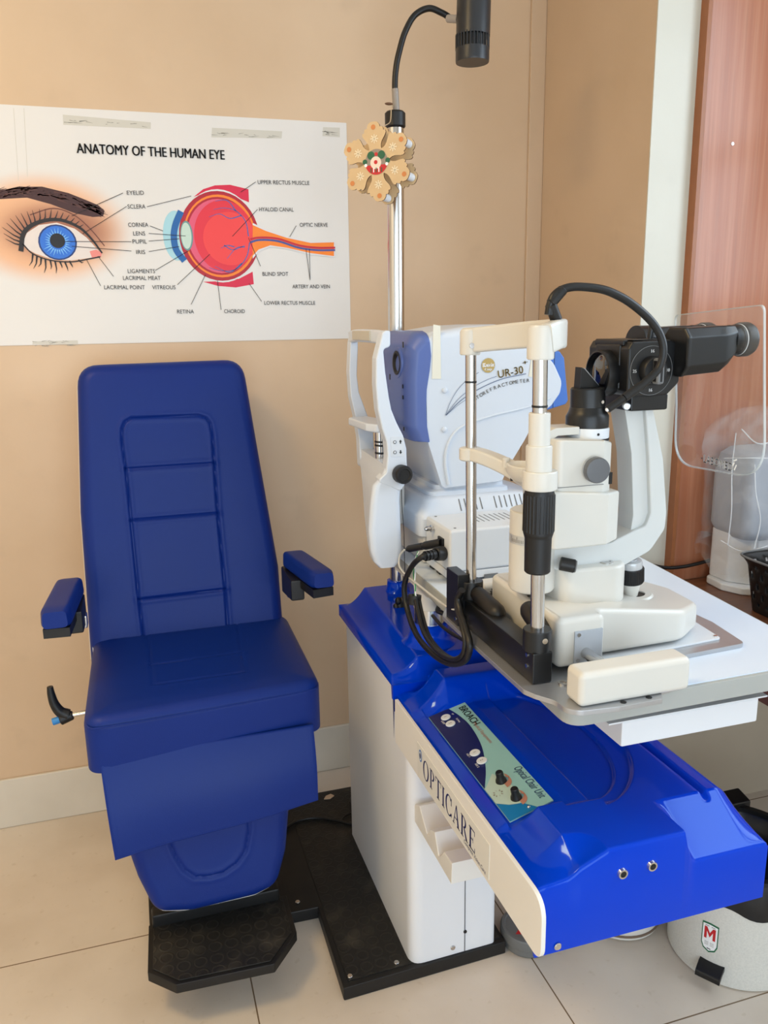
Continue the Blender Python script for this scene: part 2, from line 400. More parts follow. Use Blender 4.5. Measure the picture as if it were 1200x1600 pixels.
# right wall with its window opening (y -0.05..1.25, z 1.4..2.5)
w = MB()
w.box(2.05, 2.15, -1.9, -0.05, 0, 2.75, 'ceiling'); w.box(2.05, 2.15, 1.25, YB, 0, 2.75, 'ceiling')
w.box(2.05, 2.15, -0.05, 1.25, 0, 1.40, 'ceiling'); w.box(2.05, 2.15, -0.05, 1.25, 2.50, 2.75, 'ceiling')
struct(w, 'wall_right')
w = MB()
for y in (-0.05, 0.58, 1.21): w.box(1.985, 2.01, y, y + 0.04, 1.40, 2.50, 'white')
for z in (1.40, 1.93, 2.46): w.box(1.985, 2.01, -0.05, 1.25, z, z + 0.04, 'white')
struct(w, 'window_1')
# pillar with its lit front face, corner trunking, timber panel and edging
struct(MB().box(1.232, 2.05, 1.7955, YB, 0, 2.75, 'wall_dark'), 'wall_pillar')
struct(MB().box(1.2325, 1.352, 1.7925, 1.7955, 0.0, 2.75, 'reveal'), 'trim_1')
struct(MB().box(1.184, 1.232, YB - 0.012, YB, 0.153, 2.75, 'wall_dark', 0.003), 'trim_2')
struct(MB().box(1.349, 1.361, 1.766, 1.796, 0.7215, 2.75, 'edge_wood', 0.001), 'trim_3')
o = struct(MB().box(1.361, 2.05, 1.774, 1.7955, 0.7215, 2.75, 'panel_wood', 0.001), 'wall_panel')
mb = MB(); mb.cyl((1.45, 1.7745, 1.828), (1.45, 1.772, 1.828), 0.004, 'steel', n=12); mb.build('screw', o)
mb = MB(); mb.cyl((1.43, 1.7745, 1.055), (1.43, 1.7735, 1.055), 0.0022, 'ink', n=10); mb.build('hole', o)
struct(MB().box(1.352, 2.05, 1.785, 1.7955, 0, 0.685, 'underwall'), 'wall_undercounter')
struct(MB().box(-1.6, 1.232, YB - 0.012, YB, 0, 0.153, 'base', 0.004), 'baseboard_back')
# ================================================================ POSTER ON THE BACK WALL
def text_fit(mb, txt, p0, p1, cap, y, m, bold=0.0, shear=0.0):
    """one printed line from p0 to p1 (x, z on the sheet), caps of height cap"""
    cu_sz = cap / 0.727
    cu = bpy.data.curves.new('measure', 'FONT'); cu.body = txt; cu.size = cu_sz; cu.shear = shear
    o = bpy.data.objects.new('measure', cu); COL.objects.link(o); bpy.context.view_layer.update()
    wd_ = max(o.dimensions.x, 1e-4); bpy.data.objects.remove(o); bpy.data.curves.remove(cu)
    L = Vector(p1) - Vector(p0); k = L.length / wd_; t = L.normalized(); q = Vector((-t.y, t.x))
    def fn(u, v):
        r = Vector(p0) + t * u + q * v; return (r.x, y, r.y)
    mb.text(txt, cu_sz, fn, m, bold=bold, shear=shear, sx=k)

PL = (0.10, 2.337, 1.372)  # poster coordinates below are image pixels projected onto the wall plane, then baked
poster = thing('eye_anatomy_poster', 'white printed poster of a human eye diagram taped to the cream back wall', 'poster', PL)
mb = MB()
sheet = roundpoly([(-0.44, 1.3745), (0.629, 1.3735), (0.631, 1.9545), (-0.44, 1.9515)], 0.002)
mb.prism(sheet, 'y', 2.3372, 2.3388, 'paper'); mb.build('poster_sheet', poster)
def PF(k):
    y = 2.3371 - 0.00016 * k
    return lambda u, v: (u, y, v)
# printed eye: brow, lid, white, iris, pupil, lashes
C_brow, C_lash = flat('brow_ink', (62, 24, 24)), flat('lash_ink', (26, 14, 14))
mb = MB()
mb.poly([(-0.3092, 1.7421), (-0.2672, 1.7531), (-0.2250, 1.7628), (-0.1690, 1.7652), (-0.1068, 1.7514), (-0.0651, 1.7353), (-0.0371, 1.7236), (-0.0236, 1.7108), (-0.0285, 1.6968), (-0.0544, 1.6948), (-0.0971, 1.7034), (-0.1522, 1.7237), (-0.2069, 1.7379), (-0.2695, 1.7327), (-0.3111, 1.7267)], PF(1), C_brow)
mb.poly([(-0.2284, 1.6287), (-0.2160, 1.6534), (-0.1858, 1.6727), (-0.1425, 1.6792), (-0.1007, 1.6654), (-0.0737, 1.6438), (-0.0473, 1.6116), (-0.0395, 1.5997), (-0.0711, 1.5935), (-0.1156, 1.5872), (-0.1588, 1.5884), (-0.2002, 1.6028), (-0.2202, 1.6143)], PF(1), flat('eye_white_ink', (226, 216, 212)))
mb.poly([(-0.0696, 1.6099), (-0.0529, 1.6145), (-0.0390, 1.6057), (-0.0429, 1.5952), (-0.0651, 1.5943)], PF(2), flat('caruncle_ink', (232, 138, 130)))
c, e = [(-0.1452, 1.6312), (-0.0996, 1.6317)]; r = e[0] - c[0]
mb.disc(c, r * 1.02, PF(2), flat('iris_rim_ink', (18, 52, 120)), ry=r * 0.96); mb.disc(c, r * 0.93, PF(3), flat('iris_ink', (40, 112, 216)), ry=r * 0.88)
M_iris2 = flat('iris_ray_ink', (120, 186, 244))
for k in range(26):
    a = k / 26 * 2 * math.pi; r0, r1 = r * 0.42, r * (0.62 + 0.24 * random.random())
    mb.strip([(c[0] + math.cos(a) * r0, c[1] + math.sin(a) * r0 * 0.94), (c[0] + math.cos(a) * r1, c[1] + math.sin(a) * r1 * 0.94)], 0.0035, PF(4), M_iris2, 0.0006)
mb.disc((c[0], c[1] + 0.004), r * 0.40, PF(5), flat('pupil_ink', (6, 6, 14)))
mb.strip([tuple(p.xy) for p in smoothpath([(*q, 0) for q in [(-0.2349, 1.6083), (-0.2230, 1.6533), (-0.1887, 1.6784), (-0.1382, 1.6866), (-0.0916, 1.6700), (-0.0623, 1.6411), (-0.0390, 1.6057)]], 6)], 0.012, PF(6), C_lash, 0.004)
mb.strip([tuple(p.xy) for p in smoothpath([(*q, 0) for q in [(-0.2287, 1.6265), (-0.2073, 1.6027), (-0.1662, 1.5869), (-0.1159, 1.5835), (-0.0713, 1.5913), (-0.0442, 1.5967)]], 6)], 0.0032, PF(6), C_lash)
mb.strip([tuple(p.xy) for p in smoothpath([(*q, 0) for q in [(-0.2043, 1.6967), (-0.1461, 1.7138), (-0.0976, 1.6975), (-0.0609, 1.6632), (-0.0314, 1.6236)]], 6)], 0.0026, PF(6), flat('lid_crease_ink', (110, 58, 44)))
for (x0, y0, x1, y1) in ((75,500,18,478),(74,490,12,460),(76,480,8,440),(78,470,22,425),(82,462,34,410),(88,452,52,400),(96,444,70,392),(106,436,90,386),(118,430,108,382),(130,426,132,378),(144,422,152,378),(158,420,172,380),(172,418,194,384),(188,417,212,390),(204,418,232,398),(220,422,250,408),(236,428,266,418),(250,434,280,430)):
    pass
C_brow2 = flat('brow_hair_ink', (84, 44, 38))
BR = [(-0.3031, 1.7367), (-0.2540, 1.7493), (-0.2121, 1.7533), (-0.1634, 1.7519), (-0.1151, 1.7390), (-0.0733, 1.7256), (-0.0418, 1.7119)]
for k in range(150):
    t = random.random() * (len(BR) - 1.001); i = int(t); a = Vector(BR[i]).lerp(Vector(BR[i + 1]), t - i); a.y += random.uniform(-0.010, 0.008); d = (Vector(BR[i + 1]) - Vector(BR[i])).normalized()
    n_ = Vector((-d.y, d.x)); e = a + d * random.uniform(0.014, 0.03) + n_ * random.uniform(-0.005, 0.006); mb.strip([tuple(a), tuple(e)], 0.0030, PF(2), C_brow2 if k % 2 else C_brow, 0.0006)
LASH = [(-0.2298, 1.6229), (-0.2678, 1.6383), (-0.2297, 1.6301), (-0.2705, 1.6511), (-0.2275, 1.6374), (-0.2717, 1.6654), (-0.2253, 1.6446), (-0.2608, 1.6763), (-0.2219, 1.6504), (-0.2513, 1.6872), (-0.2169, 1.6577), (-0.2380, 1.6946), (-0.2106, 1.6636), (-0.2248, 1.7005), (-0.2030, 1.6695), (-0.2104, 1.7051), (-0.1941, 1.6740), (-0.1975, 1.7083), (-0.1853, 1.6770), (-0.1803, 1.7115), (-0.1751, 1.6801), (-0.1661, 1.7119), (-0.1650, 1.6817), (-0.1521, 1.7108), (-0.1549, 1.6833), (-0.1367, 1.7082), (-0.1434, 1.6843), (-0.1243, 1.7042), (-0.1320, 1.6838), (-0.1105, 1.6987), (-0.1208, 1.6811), (-0.0982, 1.6917), (-0.1097, 1.6770), (-0.0873, 1.6847), (-0.1000, 1.6728), (-0.0780, 1.6761)]
LASH += [(-0.2073, 1.6027), (-0.2189, 1.5734), (-0.1978, 1.5984), (-0.2097, 1.5661), (-0.1884, 1.5934), (-0.1979, 1.5706), (-0.1788, 1.5898), (-0.1851, 1.5558), (-0.1675, 1.5877), (-0.1684, 1.5648), (-0.1562, 1.5862), (-0.1565, 1.5544), (-0.1448, 1.5848), (-0.1407, 1.5678), (-0.1332, 1.5849), (-0.1269, 1.5604), (-0.1215, 1.5857), (-0.1144, 1.5694), (-0.0995, 1.5881), (-0.0868, 1.5830)]
for a, b in zip(LASH[0::2], LASH[1::2]):
    mid = ((a[0] + b[0]) / 2 + 0.002, (a[1] + b[1]) / 2 - 0.004)
    mb.strip([a, mid, b], 0.0048, PF(7), C_lash, 0.0007)
mb.build('eye_picture', poster, wn=False)
# printed section through the eyeball
mb = MB()
R_red, R_dark, R_or, R_vit, R_pale = flat('muscle_ink', (214, 26, 66)), flat('choroid_ink', (176, 18, 40)), flat('retina_ink', (246, 132, 32)), flat('vitreous_ink', (226, 44, 62)), flat('sclera_ink', (224, 222, 224))
R_pink, R_blue, R_lb = flat('vitreous_rim_ink', (226, 88, 120)), flat('vessel_ink', (62, 96, 168)), flat('cornea_ink', (168, 214, 226))
mb.poly([(0.2048, 1.7506), (0.2311, 1.7708), (0.2631, 1.7815), (0.3029, 1.7842), (0.3520, 1.7744), (0.3518, 1.7409), (0.3171, 1.7537), (0.2780, 1.7662), (0.2384, 1.7635)], PF(1), R_red)
mb.poly([(0.2156, 1.5332), (0.2639, 1.5347), (0.3131, 1.5410), (0.3520, 1.5601), (0.3536, 1.5267), (0.3037, 1.5180), (0.2551, 1.5221)], PF(1), R_red)
def ell(cx, k, mm, sx=1.0, n=40):
    (x, z), (x1, _), (_, z1) = cx; mb.disc((x, z), abs(x1 - x) * sx, PF(k), mm, n, ry=abs(z1 - z))
ell([(0.2694, 1.6517), (0.1667, 1.6502), (0.2768, 1.7721)], 2, R_pale)
ell([(0.1528, 1.6516), (0.1188, 1.6511), (0.1574, 1.7150)], 2, R_lb)
mb.poly([(0.3587, 1.6879), (0.3940, 1.6722), (0.4514, 1.6543), (0.5185, 1.6409), (0.5875, 1.6434), (0.5880, 1.5998), (0.5172, 1.6057), (0.4499, 1.6211), (0.4042, 1.6261), (0.3730, 1.6140), (0.3538, 1.5941)], PF(10), R_pale)
mb.poly([(0.3584, 1.6825), (0.3938, 1.6676), (0.4512, 1.6504), (0.5184, 1.6377), (0.5857, 1.6402), (0.5846, 1.6030), (0.5174, 1.6105), (0.4501, 1.6242), (0.4044, 1.6301), (0.3715, 1.6187), (0.3542, 1.6020)], PF(11), R_or)
ell([(0.2678, 1.6517), (0.1605, 1.6501), (0.2749, 1.7676)], 4, R_dark)
ell([(0.2694, 1.6517), (0.1722, 1.6503), (0.2759, 1.7586)], 5, R_or)
ell([(0.2678, 1.6517), (0.1769, 1.6504), (0.2740, 1.7525)], 6, R_dark)
ell([(0.2678, 1.6517), (0.1823, 1.6505), (0.2737, 1.7472)], 7, R_pink)
ell([(0.2807, 1.6519), (0.1996, 1.6507), (0.2862, 1.7452)], 8, R_vit)
ell([(0.2948, 1.6459), (0.2229, 1.6449), (0.2988, 1.7151)], 9, flat('vitreous_light_ink', (240, 66, 66)))
mb.strip([tuple(p.xy) for p in smoothpath([(*q, 0) for q in [(0.1696, 1.7137), (0.1533, 1.6803), (0.1465, 1.6499), (0.1502, 1.6157), (0.1701, 1.5875)]], 6)], 0.0165, PF(9), flat('limbus_ink', (24, 96, 168)))
ell([(0.1801, 1.6520), (0.1637, 1.6517), (0.1827, 1.6899)], 10, flat('lens_rim_ink', (110, 150, 150))); ell([(0.1793, 1.6519), (0.1660, 1.6517), (0.1816, 1.6854)], 11, flat('lens_ink', (196, 218, 206)))
for pl in ([(0.3454, 1.6528), (0.3394, 1.6914), (0.3150, 1.7178), (0.2834, 1.7247), (0.2554, 1.7202)], [(0.3289, 1.7066), (0.2978, 1.6983), (0.2705, 1.7092), (0.2423, 1.7010)], [(0.3150, 1.7178), (0.2925, 1.7439), (0.2606, 1.7415)], [(0.3479, 1.6372), (0.3368, 1.5980), (0.3064, 1.5663), (0.2656, 1.5623), (0.2339, 1.5700)], [(0.3236, 1.5821), (0.2897, 1.5584), (0.2502, 1.5740)], [(0.2777, 1.6286), (0.3012, 1.6172), (0.3344, 1.6293)], [(0.3342, 1.6254), (0.3095, 1.6212), (0.2836, 1.5937)], [(0.3057, 1.6251), (0.2857, 1.6287), (0.2691, 1.6208)]):
    mb.strip([tuple(p.xy) for p in smoothpath([(*q, 0) for q in pl], 5)], 0.0030, PF(10), R_blue, 0.0010)
mb.strip([tuple(p.xy) for p in smoothpath([(*q, 0) for q in [(0.3499, 1.6451), (0.3764, 1.6501), (0.4260, 1.6477), (0.4841, 1.6310), (0.5351, 1.6251), (0.5887, 1.6257)]], 6)], 0.0055, PF(12), flat('artery_ink', (196, 24, 44)))
mb.strip([tuple(p.xy) for p in smoothpath([(*q, 0) for q in [(0.3495, 1.6373), (0.3761, 1.6439), (0.4257, 1.6414), (0.4839, 1.6246), (0.5349, 1.6187), (0.5885, 1.6192)]], 6)], 0.0055, PF(12), flat('vein_ink', (70, 80, 150)))
mb.build('eyeball_picture', poster, wn=False)
# leader lines
mb = MB()
LN = [(0.0260, 1.7552), (-0.0368, 1.7266), (0.0260, 1.7552), (-0.1050, 1.6959), (0.0321, 1.7224), (-0.0831, 1.6525), (0.0832, 1.7229), (0.1987, 1.7527), (0.0870, 1.6754), (0.1197, 1.6631), (0.0825, 1.6565), (0.1777, 1.6512), (0.0368, 1.6349), (-0.1291, 1.6336), (0.0809, 1.6370), (0.1600, 1.6441), (0.0349, 1.6116), (-0.1122, 1.6220), (0.0789, 1.6105), (0.1586, 1.6242), (0.0920, 1.5626), (0.1829, 1.6138), (-0.0158, 1.5471), (-0.0500, 1.5981), (-0.0502, 1.5229), (-0.0789, 1.5890), (0.1469, 1.5255), (0.2378, 1.6050), (0.1796, 1.4736), (0.2232, 1.5520), (0.2593, 1.4585), (0.2543, 1.5363), (0.3723, 1.7932), (0.3306, 1.7662), (0.3736, 1.7230), (0.3016, 1.6522), (0.4795, 1.6831), (0.4597, 1.6529), (0.3743, 1.5745), (0.3452, 1.6489), (0.5130, 1.5378), (0.5042, 1.6216), (0.5130, 1.5378), (0.5144, 1.6217), (0.3728, 1.4800), (0.3404, 1.5283)]
mb.bm.free()
for a, b in zip(LN[0::2], LN[1::2]): mb = MB(); mb.strip([a, b], 0.0013, PF(14), 'ink'); mb.build('leader_line', poster, wn=False)
mb = MB(); yt = 2.3371 - 0.00016 * 14
text_fit(mb, 'ANATOMY OF THE HUMAN EYE', *[(-0.0775, 1.8476), (0.2923, 1.8466)], 0.0245, yt, 'ink', bold=0.0008)
mb.build('title_lettering', poster, wn=False)
for t, q in (('EYELID', [(0.0346, 1.7510), (0.0772, 1.7522)]), ('SCLERA', [(0.0339, 1.7173), (0.0790, 1.7184)]), ('CORNEA', [(0.0316, 1.6721), (0.0823, 1.6730)]), ('LENS', [(0.0419, 1.6507), (0.0722, 1.6511)]), ('PUPIL', [(0.0387, 1.6304), (0.0751, 1.6309)]), ('IRIS', [(0.0456, 1.6041), (0.0684, 1.6043)]), ('LIGAMENTS', [(0.0203, 1.5555), (0.0899, 1.5556)]), ('LACRIMAL MEAT', [(0.0068, 1.5380), (0.1033, 1.5379)]), ('LACRIMAL POINT', [(-0.0427, 1.5145), (0.0605, 1.5141)]), ('VITREOUS', [(0.0805, 1.5140), (0.1413, 1.5138)]), ('RETINA', [(0.1399, 1.4503), (0.1844, 1.4497)]), ('CHOROID', [(0.2669, 1.4496), (0.3237, 1.4489)]), ('UPPER RECTUS MUSCLE', [(0.3769, 1.7881), (0.5198, 1.7902)]), ('HYALOID CANAL', [(0.3774, 1.7184), (0.4726, 1.7198)]), ('OPTIC NERVE', [(0.4886, 1.6801), (0.5688, 1.6815)]), ('BLIND SPOT', [(0.3780, 1.5490), (0.4502, 1.5491)]), ('ARTERY AND VEIN', [(0.4615, 1.5151), (0.5696, 1.5148)]), ('LOWER RECTUS MUSCLE', [(0.3791, 1.4710), (0.5244, 1.4697)])):
    mb = MB(); text_fit(mb, t, *q, 0.0108, yt, 'ink'); mb.build('caption_lettering', poster, wn=False)
# old tape marks along the top of the sheet
Mt = flat('tape_residue', (206, 202, 192)); Ms = flat('tape_smudge', (150, 146, 136))
for q in ([(-0.1027, 1.9361), (0.1092, 1.9291), (0.1079, 1.9134), (-0.1036, 1.9127)], [(0.2642, 1.9240), (0.4509, 1.9243), (0.4484, 1.9062), (0.2612, 1.9005)], [(0.5646, 1.9403), (0.6118, 1.9412), (0.6111, 1.9168), (0.5621, 1.9175)], [(-0.2306, 1.3835), (-0.1205, 1.3842), (-0.1200, 1.3733), (-0.2328, 1.3759)]):
    mb = MB(); mb.poly(q, PF(1), Mt)
    x0, x1, z0, z1 = min(p[0] for p in q), max(p[0] for p in q), min(p[1] for p in q), max(p[1] for p in q)
    for _ in range(16):
        x, z = random.uniform(x0, x1 - 0.02), random.choice((z0 + 0.006, z1 - 0.012, z0 + 0.01)); mb.strip([(x, z), (x + random.uniform(0.004, 0.02), z + random.uniform(-0.003, 0.003))], 0.0016, PF(2), Ms, 0.0004)
    mb.build('tape_mark', poster, wn=False)
mb = MB(); mb.strip([(-0.2151, 1.9450), (-0.2221, 1.7762)], 0.0010, PF(1), Mt); mb.build('sheet_crease', poster, wn=False)
mb = MB(); mb.strip([(-0.1913, 1.9463), (-0.2001, 1.7874)], 0.0010, PF(1), Mt); mb.build('sheet_crease', poster, wn=False)

# ================================================================ EXAMINATION CHAIR
chair = thing('examination_chair', 'blue vinyl examination chair with tall stitched back in front of the poster wall', 'chair', (0.097, 1.85, 0.034))
K = 0.2065; NB = Vector((0, -0.979, 0.202)); TB = 0.085
def back3(a, b, d): return Vector((a, 1.99 + (b - 0.64) * K, b)) + NB * (d - TB)
bo = roundpoly([(-0.147, 0.60), (-0.141, 0.979), (-0.119, 1.332), (0.287, 1.336), (0.308, 1.106), (0.3375, 0.80), (0.337, 0.60)], [0.01, 0, 0.055, 0.055, 0, 0, 0.01], 7)
panel = [(-0.016, 0.62), (-0.021, 0.755), (-0.023, 0.949), (-0.025, 1.074), (-0.029, 1.141), (-0.026, 1.172), (-0.018, 1.188), (-0.002, 1.197), (0.080, 1.196), (0.161, 1.195), (0.180, 1.188), (0.189, 1.174), (0.192, 1.145), (0.189, 0.952), (0.192, 0.758), (0.190, 0.62)]
MB().pad(bo, back3, TB, 0.032, 'vinyl', [panel, [(-0.025, 1.074), (0.191, 1.074)], [(-0.023, 0.949), (0.189, 0.949)], [(-0.021, 0.755), (0.192, 0.757)]], gd=0.0042, gw=0.0030, na=190, nb=280, bulge=0.003).build('backrest', chair, wn=False)
so = [(p[0] + (0.0045 if p[0] > 0.1 else -0.0045), p[1] + (0.004 if p[1] > 1.2 else 0)) for p in bo]
MB().pad(so, lambda a, b, d: back3(a, b, d - 0.030), 0.05, 0.015, 'shell', na=30, nb=40).build('back_shell', chair, wn=False, label='thin white shell behind the blue backrest')
# seat
so = roundpoly([(-0.146, 1.582), (-0.139, 2.04), (0.352, 2.04), (0.349, 1.611), (0.10, 1.592)], [0.045, 0.03, 0.03, 0.045, 0], 7)
sp = [[(-0.012, 2.0), (-0.006, 1.946), (-0.004, 1.700), (0.194, 1.700), (0.212, 1.957), (0.216, 2.0)], [(-0.005, 1.806), (0.202, 1.811)]]
def seat3(a, b, d): return Vector((a, b, 0.537 + d + 0.02 * (b - 1.6) - 0.010 * (0.115 - d) * 0))
smo = MB().pad(so, seat3, 0.118, 0.024, 'vinyl', sp, gd=0.0018, gw=0.0030, na=120, nb=120, bulge=0.006)
smo.build('seat', chair, wn=False)
mb = MB(); mb.tube([(-0.140, 1.612, 0.640), (-0.130, 1.588, 0.639), (-0.10, 1.583, 0.639), (0.10, 1.5925, 0.639), (0.31, 1.610, 0.639), (0.339, 1.618, 0.640), (0.346, 1.64, 0.640)], 0.0016, 'vinyl', 6, 8); mb.build('seat_piping', chair)
MB().box(-0.11, 0.31, 1.62, 2.0, 0.50, 0.545, 'basebk', 0.006).build('seat_pan', chair)
# vinyl flap hanging from the seat front
A0, A1, B0, B1 = Vector((-0.1203, 1.5970, 0.5432)), Vector((0.3222, 1.5970, 0.5546)), Vector((-0.1062, 1.5350, 0.3702)), Vector((0.3204, 1.5620, 0.4002))
A0.z = A1.z = 0.565
def flap3(a, b, d):
    p = (A0 * (1 - a) + A1 * a) * (1 - b) + (B0 * (1 - a) + B1 * a) * b
    return p + Vector((0, -d - 0.012 * math.sin(math.pi * b) + 0.004 * math.sin(7 * a) * b, 0))
MB().pad([(0, 0), (1, 0), (1, 1), (0, 1)], flap3, 0.005, 0.002, 'vinyl', [[(0.022, 0), (0.022, 0.985), (0.985, 0.985), (0.985, 0)]], gd=0.0010, gw=0.005, na=60, nb=60).build('seat_flap', chair, wn=False)
# leg rest
lo_ = roundpoly([(-0.092, 0.535), (-0.088, 0.367), (-0.069, 0.287), (-0.040, 0.207), (0.035, 0.193), (0.172, 0.196), (0.222, 0.210), (0.248, 0.282), (0.265, 0.388), (0.268, 0.535)], [0.02, 0.05, 0.05, 0.045, 0.05, 0.05, 0.045, 0.05, 0.05, 0.02], 6)
lg = [[(-0.004, 0.46), (0.001, 0.362), (0.012, 0.325), (0.028, 0.294), (0.047, 0.276), (0.077, 0.270), (0.107, 0.272), (0.136, 0.286), (0.157, 0.309), (0.169, 0.354), (0.174, 0.46)]]
MB().pad(lo_, lambda a, b, d: Vector((a, 1.610 - d + (b - 0.2) * 0.20, b)), 0.065, 0.03, 'vinyl', lg, gd=0.0035, gw=0.0035, na=120, nb=120, bulge=0.004).build('leg_rest', chair, wn=False)
lsh = [(0.088 + (x - 0.088) * 0.99, z - 0.017 if z < 0.3 else z) for x, z in lo_]
MB().pad(lsh, lambda a, b, d: Vector((a, 1.640 - d + (b - 0.2) * 0.20, b)), 0.060, 0.012, 'shell', na=30, nb=30).build('leg_rest_shell', chair, wn=False, label='white shell behind the blue leg rest')
# footplate
fp = [(-0.058, 1.640), (-0.064, 1.500), (-0.010, 1.448), (0.190, 1.440), (0.252, 1.515), (0.252, 1.640)]
MB().prism(fp, 'z', 0.096, 0.118, 'basebk', 0.002).build('footplate', chair)
fi = [(0.094 + (x - 0.094) * 0.93, 1.545 + (y - 1.545) * 0.92) for x, y in fp]
MB().prism(fi, 'z', 0.118, 0.1212, 'rubber', 0.001).build('footplate_tread', chair)
mb = MB(); mb.box(0.03, 0.16, 1.62, 1.70, 0.07, 0.11, 'basebk', 0.004); mb.box(-0.05, 0.235, 1.625, 1.66, 0.112, 0.150, 'basebk', 0.006); mb.build('footplate_bracket', chair)
# column
mb = MB(); mb.box(0.0, 0.19, 1.70, 1.96, 0.034, 0.50, 'shell', 0.03, 4); mb.build('column', chair)
# armrests
def armrest(side):
    if side < 0: p0, p1, zz = Vector((-0.168, 1.935, 0.833)), Vector((-0.186, 1.70, 0.833)), 0.833
    else: p0, p1, zz = Vector((0.352, 1.925, 0.850)), Vector((0.385, 1.715, 0.850)), 0.850
    mb = MB(); n = 14; w, h = (0.031, 0.023) if side < 0 else (0.029, 0.022); sec = []
    rp = roundpoly([(-w, -h * 0.9), (w, -h * 0.9), (w * 0.92, h), (-w * 0.92, h)], 0.012, 4); loops = []
    for k in range(n + 1):
        t = k / n; s = math.sin(math.pi * min(t, 1 - t) * 5) if min(t, 1 - t) < 0.1 else 1; s = 0.80 + 0.20 * s
        c = p0.lerp(p1, t); loops.append([c + Vector((a * s, 0, b * s)) for a, b in rp])
    mb.loft(loops, 'vinyl'); pad_ = mb.build('armrest_pad', chair)
    mb = MB(); c0, c1 = p0.lerp(p1, 0.06), p0.lerp(p1, 0.97)
    mb.sweep([c0 + Vector((0, 0, -0.030)), c1 + Vector((0, 0, -0.030))], [(-w * 0.85, -0.010), (w * 0.85, -0.010), (w * 0.85, 0.010), (-w * 0.85, 0.010)], 'blackp')
    x = p0.x - side * 0.012
    mb.prism([(1.93, zz - 0.02), (1.80, zz - 0.02), (1.80, zz - 0.07), (1.93, zz - 0.088)], 'x', x - 0.016, x + 0.016, 'blackp', 0.004)
    mb.build('armrest_bracket', chair)
    mb = MB(); xe = -0.142 if side < 0 else 0.333; xa, xb = sorted((xe, x))
    mb.box(xa - 0.006, xb + 0.006, 1.868, 1.90, zz - 0.085, zz - 0.055, 'steel', 0.003); mb.build('armrest_hinge', chair)
armrest(-1); armrest(1)
# recline lever on the left side
mb = MB()
lv = [(-0.2194, 1.7800, 0.6559), (-0.2186, 1.7800, 0.6376), (-0.2145, 1.7800, 0.6141), (-0.2047, 1.7800, 0.5941), (-0.1898, 1.7800, 0.5839)]
mb.tube(lv, lambda t: 0.0065 + 0.007 * t, 'blackp', 10, 6)
a = Vector((-0.2065, 1.7800, 0.5759)); b = Vector((-0.1793, 1.7800, 0.5821))
mb.cyl(a, b, 0.0135, 'blackp', 0.0105, ch=0.002); lvr = mb.build('recline_lever', chair)
mb = MB(); mb.cyl(a + (a - b).normalized() * 0.016, a + (a - b).normalized() * -0.002, 0.008, flat('cyan_plastic', (40, 130, 200))); mb.build('lever_cap', lvr, label='small bright blue cap on the black lever')
mb = MB(); mb.cyl(b, Vector((-0.08, 1.78, b.z + 0.006)), 0.0055, 'steel'); mb.build('lever_rod', lvr)
for x in (-0.137, 0.331): mb = MB(); mb.sweep([(x, 1.96, 0.58), (x, 2.03, 0.66), (x, 2.07, 0.82)], [(-0.003, -0.012), (0.003, -0.012), (0.003, 0.012), (-0.003, 0.012)], 'shell'); mb.build('side_link', chair)
# ================================================================ INSTRUMENT STAND (base plate, cabinet, blue covers)
stand = thing('instrument_stand', 'white steel cabinet with glossy blue moulded top and long blue arm, right of the chair', 'instrument stand', (0.55, 1.55, 0.0))
bp_ = [(-0.06, 2.165), (-0.06, 1.694), (0.334, 1.680), (0.331, 1.420), (0.719, 1.434), (0.719, 2.165)]
MB().prism(bp_, 'z', 0.0, 0.0325, 'basebk', 0.003).build('base_plate', stand)
MB().prism([(0.345, 2.15), (0.345, 1.435), (0.710, 1.447), (0.710, 2.15)], 'z', 0.0325, 0.0340, 'rubber').build('base_tread', stand)
for p in ((0.352, 1.445), (0.29, 1.71), (0.46, 1.45)): mb = MB(); mb.cyl((*p, 0.033), (*p, 0.0375), 0.006, 'steel', ch=0.001); mb.build('base_screw', stand)
cabp = roundpoly([(0.4885, 1.94), (0.4885, 1.432), (0.694, 1.438), (0.694, 1.94)], [0.012, 0.030, 0.012, 0.012], 7)
mb = MB(); mb.prism(cabp, 'z', 0.0335, 0.600, 'cab'); mb.prism(roundpoly([(0.4885, 1.94), (0.4885, 1.540), (0.694, 1.540), (0.694, 1.94)], [0.012, 0.002, 0.002, 0.012], 5), 'z', 0.600, 0.668, 'cab'); mb.build('cabinet', stand)
mb = MB(); mb.box(0.6165, 0.6178, 1.4345, 1.437, 0.034, 0.60, 'ink'); mb.build('cabinet_seam', stand)
mb = MB(); mb.cyl((0.588, 1.436, 0.052), (0.588, 1.4315, 0.052), 0.0055, 'steel', ch=0.001); mb.build('cabinet_screw', stand); mb = MB(); mb.cyl((0.618, 1.437, 0.085), (0.618, 1.434, 0.085), 0.004, 'blackp'); mb.build('cabinet_latch', stand)

def ss(a, b, x): t = np.clip((x - a) / (b - a), 0, 1); return t * t * (3 - 2 * t)
